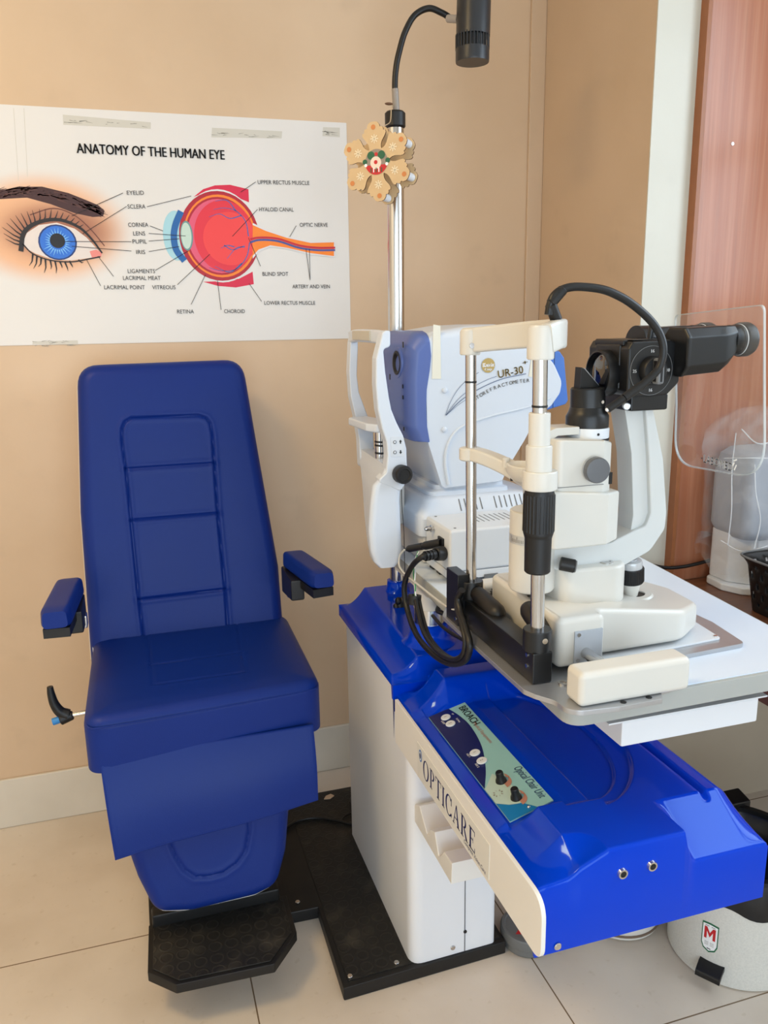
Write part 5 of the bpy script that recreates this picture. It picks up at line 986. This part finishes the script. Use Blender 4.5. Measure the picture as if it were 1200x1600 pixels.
bl = [(0.560, 1.372), (0.578, 1.398), (0.606, 1.4005), (0.6085, 1.360), (0.6055, 1.320), (0.5985, 1.280), (0.5955, 1.240), (0.599, 1.200), (0.605, 1.1665), (0.570, 1.168), (0.557, 1.200), (0.5555, 1.30)]
mb = MB(); rb = roundpoly(bl, [0.02, 0.02, 0.006, 0.03, 0.05, 0.05, 0.04, 0.03, 0.003, 0.006, 0.02, 0.06], 5); lp = []
for y_, in_ in ((1.6185, 0.030), (1.620, 0.022), (1.626, 0.013), (1.637, 0.005), (1.655, 0.0), (1.825, 0.0), (1.843, 0.005), (1.854, 0.013), (1.8605, 0.022), (1.862, 0.030)):
    lp.append([Vector((x_ + in_ * 0.75 * max(0, min(1, (0.597 - x_) / 0.02)), y_, z_ - in_ * 0.8 * max(0, min(1, (z_ - 1.33) / 0.06)))) for x_, z_ in rb])
mb.loft(lp, 'arblue'); face = mb.build('front_shroud', head, sharp=50, label='slate blue front shroud with the lens opening')
lc_ = Vector((0.5555, 1.685, 1.333))
mb = MB(); mb.loft_closed([(0.0160, 0.006), (0.0340, 0.006), (0.0320, -0.0012), (0.0260, -0.002), (0.0160, 0.003)], lc_, (1, 0, 0), 'arblue', 36); mb.loft_closed([(0.0125, 0.006), (0.0265, 0.006), (0.0255, -0.003), (0.0215, -0.003), (0.0155, 0.003)], lc_, (1, 0, 0), 'blackp', 36); mb.lathe([(0.0165, 0.003), (0.015, 0.0035)], lc_, (1, 0, 0), 'glassdark', 28); mb.build('lens_ring', face)
for y, z, a in ((1.645, 1.372, .003), (1.738, 1.300, .003), (1.650, 1.285, .002), (1.650, 1.262, .002), (1.645, 1.195, .002)): mb = MB(); mb.box(0.5548, 0.5562, y - a, y + a, z - a * 2, z + a * 2, 'blackp'); mb.build('sensor_window', face)
mb = MB(); mb.prism(roundpoly([(0.890, 1.352), (0.918, 1.350), (0.930, 1.335), (0.9435, 1.240), (0.938, 1.232), (0.880, 1.218)], 0.006, 4), 'y', 1.632, 1.85, 'arblue2', 0.006, 3); mb.box(0.905, 0.9055, 1.6312, 1.634, 1.225, 1.35, 'ink'); mb.build('monitor', ar, label='mid blue monitor at the rear of the head')
for p in ((0.6398, 1.6200, 1.2755), (0.6385, 1.6200, 1.1922)): mb = MB(); mb.lathe([(0.0062, 0), (0.0060, 0.0025), (0.0045, 0.0038), (0.001, 0.0042)], p, (0, -1, 0), 'arw', 24); mb.build('side_button', head)
# moulded ridge on the side of the head
rg = [*[(0.6490, 1.6195, 1.0709), (0.6429, 1.6195, 1.1026), (0.6414, 1.6195, 1.1309), (0.6472, 1.6195, 1.1585), (0.6605, 1.6195, 1.1814), (0.6813, 1.6195, 1.1969), (0.7143, 1.6195, 1.2077), (0.7597, 1.6195, 1.2181), (0.8057, 1.6195, 1.2257), (0.8523, 1.6195, 1.2348), (0.8914, 1.6195, 1.2487)]]
mb = MB(); mb.tube(rg, lambda t: 0.0042 - 0.0022 * t, 'arw', 8, 5); mb.build('moulded_ridge', head)
mb = MB(); T_ = 1.6188
mb.prism([(0.6137, 1.4125), (0.6293, 1.4097), (0.6309, 1.3001), (0.6106, 1.3008)], 'y', 1.6188, 1.6196, 'tape'); mb.build('tape_strip', head, label='long ivory tape strip behind the blue shroud'); mb = MB()
mb.prism([(0.8467, 1.3709), (0.8580, 1.3570), (0.8474, 1.2952), (0.8364, 1.2984)], 'y', 1.6188, 1.6196, 'tape'); mb.build('tape_strip', head, label='short ivory tape strip near the rear monitor')
# printed lettering
FA = lambda u, v: (u, 1.6185, v); FA2 = lambda u, v: (u, 1.6181, v)
for q, w in (([(0.6408, 1.2225), (0.6525, 1.2506), (0.6700, 1.2771), (0.6935, 1.2979), (0.7171, 1.3107)], .0011), ([(0.6423, 1.2238), (0.6687, 1.2540), (0.7026, 1.2786), (0.7353, 1.2937), (0.7593, 1.3011)], .0011), ([(0.6423, 1.2224), (0.6761, 1.2524), (0.7205, 1.2765), (0.7730, 1.2951), (0.8295, 1.3042)], .0018), ([(0.6437, 1.2237), (0.6761, 1.2469), (0.7131, 1.2659)], .0008)):
    mb = MB(); mb.strip([tuple(p.xy) for p in smoothpath([(*a, 0) for a in q], 6)], w, FA, 'blueline'); mb.build('printed_swoosh', head, wn=False)
mb = MB(); c = [(0.7393, 1.3249)][0]; mb.disc(c, 0.0155, FA, 'gold', 36)
mb.text('Katrix', 0.0125, lambda a, b: FA2(c[0] + a, c[1] - 0.003 + b + 0.03 * a), 'whiteink', align='CENTER', bold=0.0007, sx=0.85); mb.text('Corp', 0.0078, lambda a, b: FA2(c[0] + a, c[1] - 0.0105 + b + 0.03 * a), 'whiteink', align='CENTER', bold=0.0004)
mb.build('gold_emblem', head, wn=False)
mb = MB()
text_fit(mb, 'UR-30', *[(0.7624, 1.2969), (0.8218, 1.3058)], 0.0170, 1.6183, 'gold', bold=0.0004); mb.build('side_lettering', head, wn=False); mb = MB(); text_fit(mb, '+', *[(0.8198, 1.3224), (0.8321, 1.3248)], 0.010, 1.6183, 'gold', bold=0.0004); mb.build('side_lettering', head, wn=False); mb = MB()
q = smoothpath([(*p, 0) for p in [(0.7014, 1.2444), (0.7237, 1.2586), (0.7507, 1.2712), (0.7809, 1.2797), (0.8085, 1.2842), (0.8362, 1.2860)]], 8); n_ = len(q) - 1
for k, chh in enumerate('AUTOREFRACTOMETER'):
    t_ = k / 16.6 * n_; i_ = min(int(t_), n_ - 1); p_ = q[i_].lerp(q[i_ + 1], t_ - i_); d_ = (q[i_ + 1] - q[i_]).normalized()
    mb.text(chh, 0.0110, lambda a, b: FA2(p_.x + d_.x * a - d_.y * b, p_.y + d_.y * a + d_.x * b), 'greyink', bold=0.0002)
mb.build('side_lettering', head, wn=False)
# chin frame
near = [(0.4885, 1.379), (0.4935, 1.398), (0.500, 1.4025), (0.511, 1.4025), (0.5105, 1.370), (0.4955, 1.366), (0.499, 1.321), (0.506, 1.269), (0.511, 1.243), (0.522, 1.216), (0.536, 1.188), (0.543, 1.160), (0.544, 1.110), (0.5375, 1.082), (0.528, 1.070), (0.476, 1.095), (0.497, 1.112), (0.501, 1.150), (0.499, 1.177), (0.490, 1.204), (0.4815, 1.244), (0.478, 1.296), (0.4795, 1.348)]
MB().prism(roundpoly(near, 0.008, 4), 'y', 1.590, 1.622, 'arw', 0.0045, 3).build('frame_post', ar)
far = [(0.4945, 1.372), (0.500, 1.398), (0.512, 1.402), (0.512, 1.360), (0.508, 1.300), (0.512, 1.260), (0.528, 1.215), (0.545, 1.170), (0.548, 1.080), (0.512, 1.080), (0.510, 1.150), (0.502, 1.205), (0.4925, 1.250), (0.490, 1.308)]
MB().prism(roundpoly(far, 0.008, 4), 'y', 1.842, 1.872, 'arw', 0.0045, 3).build('frame_post', ar)
mb = MB(); mb.sweep(smoothpath([(0.502, 1.60, 1.388), (0.500, 1.65, 1.390), (0.498, 1.735, 1.391), (0.500, 1.81, 1.390), (0.503, 1.86, 1.386)], 6), roundpoly([(-0.008, -0.014), (0.008, -0.014), (0.008, 0.0135), (-0.008, 0.0135)], 0.005, 3), 'arw'); mb.build('top_bar', ar)
mb = MB(); mb.sweep([(0.4905, 1.665, 1.391), (0.4895, 1.735, 1.3915), (0.4905, 1.80, 1.391)], roundpoly([(-0.003, -0.010), (0.003, -0.010), (0.003, 0.010), (-0.003, 0.010)], 0.002, 2), flat('forehead_pad_grey', (200, 194, 180), 0.6)); mb.build('forehead_pad', ar)
mb = MB(); lp = []
for z, xn0, xn1, yf, xf0, xf1, r in ((0.905, 0.480, 0.518, 1.638, 0.484, 0.518, 0.012), (0.918, 0.468, 0.529, 1.660, 0.476, 0.529, 0.014), (0.945, 0.459, 0.533, 1.695, 0.482, 0.533, 0.014), (0.99, 0.456, 0.531, 1.735, 0.488, 0.532, 0.014), (1.05, 0.462, 0.529, 1.79, 0.500, 0.536, 0.014), (1.085, 0.468, 0.532, 1.84, 0.510, 0.545, 0.014), (1.105, 0.488, 0.545, 1.872, 0.516, 0.548, 0.012), (1.125, 0.499, 0.546, 1.872, 0.516, 0.548, 0.010)):
    lp.append([Vector((p[0], p[1], z)) for p in roundpoly([(xn0, 1.591), (xn1, 1.591), (xf1, yf), (xf0, yf)], r, 4)])
mb.loft(lp, 'arw'); mb.build('frame_column', ar, sharp=50)
mb = MB(); mb.box(0.5335, 0.575, 1.70, 1.80, 0.97, 1.06, 'arcream', 0.004); mb.build('column_bracket', ar)
mb = MB(); cp = [(0.478, 1.75), (0.492, 1.70), (0.505, 1.69), (0.535, 1.70), (0.538, 1.79), (0.500, 1.80)]
mb.prism(roundpoly([(0.480, 1.83), (0.486, 1.70), (0.500, 1.668), (0.535, 1.668), (0.540, 1.80), (0.53, 1.84)], 0.01, 4), 'z', 1.186, 1.204, 'arw', 0.004, 3); mb.build('chin_cup', ar)
mb = MB(); mb.cyl((0.517, 1.70, 1.12), (0.517, 1.70, 1.186), 0.0095, 'steel', n=20)
for z in (1.135, 1.152, 1.160): mb.lathe([(0.0108, 0), (0.0108, 0.004)], (0.517, 1.70, z), (0.08, 0, 1), 'blackp', 20)
mb.build('chin_screw', ar)
mb = MB(); mb.prism(roundpoly([(0.508, 1.188), (0.536, 1.186), (0.538, 1.145), (0.509, 1.145)], 0.003), 'y', 1.5893, 1.5902, flat('button_plate_grey', (214, 220, 228), 0.4))
for z in (1.176, 1.1545): mb.loft_closed([(0.0026, 0), (0.0036, 0), (0.0036, 0.0010), (0.0026, 0.0010)], (0.5165, 1.5893, z), (0, -1, 0), 'greyp', 18); mb.lathe([(0.0026, 0), (0.002, 0.0014)], (0.5165, 1.5893, z), (0, -1, 0), 'arw', 18)
for z, s in ((1.176, 1), (1.1545, -1)): mb.face([(0.529 + a, 1.5890, z + s * b) for a, b in ((-0.0014, -0.004), (0.0014, -0.004), (0.0014, 0), (0.0032, 0), (0, 0.0045), (-0.0032, 0), (-0.0014, 0))], 'ink')
mb.build('button_panel', ar, wn=False)
mb = MB(); kc = Vector((0.5275, 1.588, 1.109)); mb.lathe([(0.0185, 0), (0.0195, 0.002), (0.0195, 0.020), (0.0175, 0.0235), (0.0130, 0.024), (0.0120, 0.0225), (0.001, 0.0222)], kc, (0.08, -1, 0.03), 'blackp', 40); mb.build('chin_knob', ar)
mb = MB()
mb.tube([(0.5300, 1.5898, 1.0921), (0.5350, 1.6023, 1.0365), (0.5380, 1.6001, 0.9803), (0.5400, 1.6034, 0.9218), (0.5420, 1.6068, 0.8592)], 0.0008, 'ink', 6, 5); mb.build('thin_lead', ar)

# ================================================================ WORKTOP AT THE RIGHT WITH ITS THINGS
ct_ = thing('worktop', 'dark brown wooden worktop in the right corner under the timber panel', 'worktop', (1.58, 1.45, 0.0))
MB().box(1.125, 2.045, 1.125, 1.7735, 0.685, 0.7215, 'counter_wood', 0.002).build('worktop_board', ct_)
mb = MB(); mb.box(1.99, 2.045, 1.15, 1.775, 0.0, 0.685, 'underwall'); mb.build('end_support', ct_)
# covered instrument
ci = thing('covered_instrument', 'white table-top instrument standing under a clear plastic bag on the brown worktop', 'instrument', (1.52, 1.65, 0.7215))
pb = roundpoly([(1.432, 1.665), (1.455, 1.615), (1.50, 1.585), (1.66, 1.585), (1.70, 1.63), (1.70, 1.745), (1.50, 1.765), (1.440, 1.735)], 0.02, 5)
MB().prism(pb, 'z', 0.7215, 0.741, 'white', 0.004, 3).build('foot_plate', ci)
pc_ = roundpoly([(1.452, 1.672), (1.488, 1.628), (1.60, 1.628), (1.64, 1.672), (1.64, 1.745), (1.452, 1.745)], 0.015, 5)
MB().prism(pc_, 'z', 0.741, 0.875, 'white', 0.004, 3).build('pillar', ci)
mb = MB(); mb.prism(roundpoly([(1.500, 1.625), (1.58, 1.625), (1.58, 1.66), (1.500, 1.66)], 0.008), 'z', 0.810, 0.860, 'white', 0.003); mb.build('control_housing', ci)
mb = MB(); lp = []
for z, x0, x1, y0, y1 in ((0.865, 1.455, 1.66, 1.615, 1.75), (0.89, 1.445, 1.69, 1.600, 1.755), (1.03, 1.445, 1.69, 1.600, 1.755), (1.075, 1.455, 1.69, 1.61, 1.75), (1.09, 1.475, 1.66, 1.63, 1.74)): lp.append(rr_(x0, x1, y0, y1, z, 0.03))
mb.loft(lp, mat('blue_grey_housing', (158, 164, 174), 0.4)); mb.build('head_housing', ci)
mb = MB(); mb.cyl((1.53, 1.585, 1.05), (1.53, 1.605, 1.05), 0.02, 'greyp'); mb.build('instrument_knob', ci); mb = MB(); mb.lathe([(0.016, 0), (0.012, 0.006), (0.004, 0.008)], (1.525, 1.592, 0.741), (0, 0, 1), 'blackp', 20); mb.build('instrument_knob', ci)
def m_film():
    m = bpy.data.materials.new('clear_plastic_film'); m.use_nodes = True; nt = m.node_tree; b = nt.nodes['Principled BSDF']; o = nt.nodes['Material Output']
    t = nt.nodes.new('ShaderNodeBsdfTransparent'); x = nt.nodes.new('ShaderNodeMixShader'); tc = nt.nodes.new('ShaderNodeTexCoord'); n1 = nt.nodes.new('ShaderNodeTexNoise'); n1.inputs['Scale'].default_value = 9; n1.inputs['Detail'].default_value = 5; n1.inputs['Distortion'].default_value = 1.5
    nt.links.new(tc.outputs['Object'], n1.inputs['Vector']); mr = nt.nodes.new('ShaderNodeMapRange'); mr.inputs[1].default_value = 0.35; mr.inputs[2].default_value = 0.7; mr.inputs[3].default_value = 0.03; mr.inputs[4].default_value = 0.22
    nt.links.new(n1.outputs['Fac'], mr.inputs[0]); nt.links.new(mr.outputs[0], x.inputs[0]); nt.links.new(t.outputs[0], x.inputs[1]); nt.links.new(b.outputs[0], x.inputs[2]); nt.links.new(x.outputs[0], o.inputs[0])
    b.inputs['Base Color'].default_value = (0.86, 0.88, 0.9, 1); b.inputs['Roughness'].default_value = 0.12; b.inputs['Coat Weight'].default_value = 0.6
    bp = nt.nodes.new('ShaderNodeBump'); bp.inputs['Strength'].default_value = 0.45; bp.inputs['Distance'].default_value = 0.02; nt.links.new(n1.outputs['Fac'], bp.inputs['Height']); nt.links.new(bp.outputs[0], b.inputs['Normal'])
    return m
film = m_film(); mb = MB(); lp = []; N = 48
prof = ((0.780, 1.12, 0), (0.815, 1.08, 0), (0.84, 1.0, 0), (0.87, 1.02, 0), (0.90, 1.06, 0), (0.95, 1.05, 0), (1.00, 1.04, 0), (1.05, 1.06, 0), (1.09, 1.08, 0), (1.13, 1.02, 0), (1.165, 0.84, 0), (1.19, 0.55, 0), (1.198, 0.2, 0))
for z, k_, _ in prof:
    row = []
    for i in range(N):
        q = 2 * math.pi * i / N; c_, s_ = math.cos(q), math.sin(q); r_ = 1 / (abs(c_) ** 4 + abs(s_) ** 4) ** 0.25
        g_ = 0.35 + 2.2 * max(0, (z - 1.06) / 0.13) if z > 1.06 else 0.35; f = k_ * (1 + g_ * (0.03 * math.sin(5 * q + z * 13) + 0.022 * math.sin(11 * q - z * 17) + 0.012 * math.sin(23 * q + z * 31))); zz = z
        if z < 0.83: zz = z + 0.045 * (math.sin(3 * q + 0.6) * 0.5 + 0.5) - (0.015 if i % 5 == 0 else 0)
        row.append(Vector((1.555 + 0.142 * r_ * c_ * f, 1.672 + 0.098 * r_ * s_ * f, zz)))
    lp.append(row)
mb.loft(lp, film, cap=False)
fold = mat('film_crease', (236, 240, 244), 0.12, alpha=0.55)
def bag_p(q, z):
    k_ = 1.05 if z < 1.1 else 1.02 - (z - 1.13) * 4.5; c_, s_ = math.cos(q), math.sin(q); r_ = 1 / (abs(c_) ** 4 + abs(s_) ** 4) ** 0.25
    return (1.555 + 0.146 * r_ * c_ * k_, min(1.770, 1.672 + 0.101 * r_ * s_ * k_), z)
for qs, zs in (((3.5, 3.55, 3.62, 3.6), (1.14, 1.05, 0.95, 0.86)), ((3.95, 4.0, 4.1, 4.05), (1.07, 1.0, 0.93, 0.86)), ((4.3, 4.5, 4.8), (1.09, 1.02, 0.94)), ((3.3, 3.9, 4.5), (1.075, 1.085, 1.08)), ((3.6, 4.0, 4.5), (1.15, 1.12, 1.14)), ((3.4, 3.9, 4.4), (0.865, 0.85, 0.868)), ((4.2, 4.25, 4.2), (1.16, 1.10, 1.05))):
    mb.tube([bag_p(a, b) for a, b in zip(qs, zs)], 0.0016, fold, 6, 6)
bag = mb.build('plastic_bag', None, sharp=28, wn=False)
for v in bag.data.vertices: v.co.y = min(v.co.y, 1.772)
tag(bag, 'crumpled clear plastic bag pulled over the white instrument on the worktop', 'plastic bag')
# perforated basket
bk = thing('perforated_basket', 'small black perforated basket at the right edge of the worktop', 'basket', (1.462, 1.466, 0.7215))
mb = MB(); n = 64; H = 16
def bk_p(i, j):
    q = 2 * math.pi * i / n; t = j / H; r = 0.064 + 0.018 * t + (0.010 * max(0, t - 0.85) / 0.15); c_, s_ = math.cos(q), math.sin(q); k_ = 1 / (abs(c_) ** 5 + abs(s_) ** 5) ** 0.2
    return Vector((1.462 + r * k_ * c_, 1.466 + r * k_ * s_, 0.7235 + 0.135 * t))
V = [[mb.bm.verts.new(bk_p(i, j)) for i in range(n)] for j in range(H + 1)]; mi_ = mb.mi('blackp')
for j in range(H):
    for i in range(n):
        if 1 < j < H - 2 and (i + (j // 3) * 2) % 4 == 0 and j % 3 != 0: continue
        mb.bm.faces.new([V[j][i], V[j][(i + 1) % n], V[j + 1][(i + 1) % n], V[j + 1][i]]).material_index = mi_
mb.bm.faces.new(V[0]).material_index = mi_
bko = mb.build('basket_wall', bk, wn=False); s_ = bko.modifiers.new('thickness', 'SOLIDIFY'); s_.thickness = 0.002
mb = MB(); mb.tube([bk_p(i, H) for i in range(0, n + 1)], 0.0028, 'greyp', 8, 0); mb.build('basket_rim', bk)
mb = MB(); mb.ball((1.462, 1.464, 0.838), (0.045, 0.042, 0.016), mat('soft_tissue', (236, 234, 230), 0.8, bump=0.8, bscale=60), 20, 10); tag(mb.build('tissue'), 'white crumpled tissue lying inside the small black basket', 'tissue')
cable('wall_cable', 'thin black cable running from behind the table along the timber panel foot', [(1.10, 1.765, 0.915), *[(1.1919, 1.7520, 0.8382), (1.2222, 1.7520, 0.8143), (1.2628, 1.7520, 0.7891), (1.3234, 1.7520, 0.7703), (1.3840, 1.7520, 0.7674), (1.4448, 1.7520, 0.7736), (1.4959, 1.7520, 0.7809), (1.5271, 1.7520, 0.7832)]], 0.0048)

# ================================================================ ON THE FLOOR
bn = thing('pedal_bin', 'speckled white pedal bin with red and green shield emblem under the blue arm', 'bin', (1.225, 1.295, 0.0))
speck = mat('speckled_white_enamel', (216, 214, 206), 0.42, var=0.16, vscale=260)
mb = MB(); mb.lathe([(0.134, 0.0), (0.139, 0.003), (0.140, 0.006), (0.140, 0.040), (0.1385, 0.042), (0.1385, 0.262), (0.134, 0.262), (0.134, 0.02), (0.01, 0.02)], (1.225, 1.295, 0), (0, 0, 1), speck, 64, False); mb.build('bin_body', bn)
mb = MB(); lp = []
for z, r in ((0.180, 0.1415), (0.20, 0.1420), (0.262, 0.1415), (0.268, 0.139), (0.262, 0.131), (0.10, 0.126)):
    lp.append([Vector((1.225 + (r + 0.0014 * math.sin(9 * q) + 0.001 * math.sin(17 * q)) * math.cos(q), 1.295 + (r + 0.0014 * math.sin(9 * q)) * math.sin(q), z + (0.012 * math.sin(2 * q + 0.5) + 0.006 * math.sin(7 * q) if z < 0.19 else 0))) for q in np.linspace(0, 2 * math.pi, 72, endpoint=False)])
mb.loft(lp, mat('black_bin_liner', (16, 16, 18), 0.28, bump=0.5, bscale=40), cap=False); mb.build('bin_liner', bn, wn=False, sharp=60)
mb = MB(); mb.loft_closed([(0.133, 0.266), (0.147, 0.266), (0.147, 0.276), (0.133, 0.276)], (1.225, 1.295, 0), (0, 0, 1), 'blackp', 56)
mb.prism([(1.40, 0.20), (1.445, 0.20), (1.445, 0.295), (1.40, 0.285)], 'x', 1.265, 1.345, 'blackp', 0.004); mb.build('lid_hinge', bn)
mb = MB(); Lc = Vector((1.27, 1.433, 0.285)); ax = Vector((-0.12, -0.94, 0.2)).normalized(); mb.lathe([(0.143, -0.012), (0.145, 0), (0.14, 0.01), (0.10, 0.022), (0.01, 0.028)], Lc + Vector((0, 0.02, 0.15)), -ax, 'blackp', 56)
lid_skip = mb; mb.bm.free()
aw = math.radians(209); fn = lambda a, b: (1.225 + 0.1392 * math.cos(aw + a / 0.139), 1.295 + 0.1392 * math.sin(aw + a / 0.139), b)
def fnk(k): return lambda a, b: (1.225 + (0.1392 + 0.0003 * k) * math.cos(aw + a / 0.139), 1.295 + (0.1392 + 0.0003 * k) * math.sin(aw + a / 0.139), b)
def shield(k, s, mm):
    P = [(-.0165, .164), (0, .166), (.0165, .164), (.0165, .115), (.012, .104), (0, .098), (-.012, .104), (-.0165, .115)]
    P = [(a * s, .108 + (b - .133) * s) for a, b in P]; cxx = (0, .108)
    for q in range(len(P)): mb.poly([cxx, P[q], P[(q + 1) % len(P)]], fnk(k), mm)
mb = MB(); shield(0, 1.08, flat('green_enamel', (22, 104, 66))); shield(1, 0.96, 'whiteink')
for pts in (((-.012, .128), (-.0065, .128), (-.0065, .157), (-.012, .157)), ((.0065, .128), (.012, .128), (.012, .157), (.0065, .157)), ((-.0065, .157), (-.0075, .149), (0, .133), (0, .144)), ((.0065, .157), (.0075, .149), (0, .133), (0, .144))): mb.poly([(a, b - .025) for a, b in pts], fnk(2), 'redink')
for z in (.095, .0915, .088): mb.strip([(-.010, z), (.010, z)], .0010, fnk(2), 'greyink')
mb.strip([(-.004, .0795), (.004, .0795)], .0022, fnk(2), 'ink'); mb.strip([(-.011, .135), (.011, .135)], .0016, fnk(2), 'greyink'); mb.build('shield_emblem', bn, wn=False)
mb = MB(); pdir = Vector((math.cos(math.radians(213)), math.sin(math.radians(213)), 0)); ps_ = Vector((-pdir.y, pdir.x, 0)); c0 = Vector((1.225, 1.295, 0)) + pdir * 0.138
mb.loft([[c0 + ps_ * a + pdir * o_ + Vector((0, 0, z)) for a, z in ((-.026, zb), (.026, zb), (.026, zt), (-.026, zt))] for o_, zb, zt in ((-0.01, 0.040, 0.050), (0.008, 0.037, 0.048), (0.026, 0.026, 0.038), (0.029, 0.024, 0.033))], 'blackp'); mb.build('pedal', bn)
tn = thing('grey_tin', 'round grey lidded tin on the floor behind the white cabinet corner', 'tin', (0.784, 1.455, 0.0))
Mg = mat('grey_tin_plastic', (112, 112, 110), 0.45, var=0.06)
mb = MB(); mb.lathe([(0.056, 0.001), (0.060, 0.006), (0.060, 0.028), (0.057, 0.030)], (0.784, 1.455, 0), (0, 0, 1), Mg, 48); mb.build('tin_body', tn)
mb = MB(); mb.lathe([(0.0620, 0.022), (0.0632, 0.024), (0.0632, 0.040), (0.060, 0.045), (0.053, 0.0455), (0.051, 0.043), (0.01, 0.043)], (0.784, 1.455, 0), (0, 0, 1), Mg, 48); lid = mb.build('tin_lid', tn)
mb = MB(); mb.poly([(0.744, 1.436), (0.760, 1.430), (0.768, 1.440), (0.756, 1.446)], lambda a, b: (a, b, 0.0435), 'redink'); mb.build('red_mark', lid, wn=False)
tb = thing('pale_tub', 'pale round tub on the floor, its bottom edge peeping out below the blue arm', 'tub', (1.055, 1.48, 0.0))
mb = MB(); mb.lathe([(0.088, 0.0), (0.094, 0.004), (0.100, 0.11), (0.098, 0.112)], (1.035, 1.465, 0), (0, 0, 1), 'arcream', 48); mb.build('tub_body', tb)
mb = MB(); mb.loft_closed([(0.093, 0.012), (0.0975, 0.012), (0.0975, 0.017), (0.093, 0.017)], (1.035, 1.465, 0), (0, 0, 1), flat('tub_band', (120, 100, 84)), 48); mb.build('tub_band', tb)
cable('floor_cable', 'black cable lying on the black base plate behind the chair', [(0.3024, 1.9944, 0.0400), (0.3491, 2.0288, 0.0400), (0.4014, 2.0304, 0.0400), (0.4514, 2.0038, 0.0400), (0.4900, 1.9716, 0.0400), (0.5133, 1.9543, 0.0400)], 0.0045)
cable('thin_floor_lead', 'thin tangled black lead on the base plate beside the cabinet', [(0.4695, 1.9864, 0.0390), (0.4864, 2.0081, 0.0400), (0.5105, 2.0197, 0.0400), (0.5223, 2.0344, 0.0450), (0.5236, 2.0750, 0.0450), (0.5425, 2.1087, 0.0420)], 0.0026)
mb = MB(); q = [(x, y) for x, y in ((0.452, 2.118), (0.470, 2.114), (0.486, 2.126), (0.478, 2.138), (0.462, 2.133))]; mb.prism(q, 'z', 0.0345, 0.0375, flat('torn_card', (206, 180, 152)), 0.0008); tag(mb.build('paper_scrap'), 'small torn beige scrap on the black base plate near the wall', 'scrap')
for o in list(bpy.data.objects):
    if o.type == 'MESH' and not o.data.polygons: bpy.data.objects.remove(o)
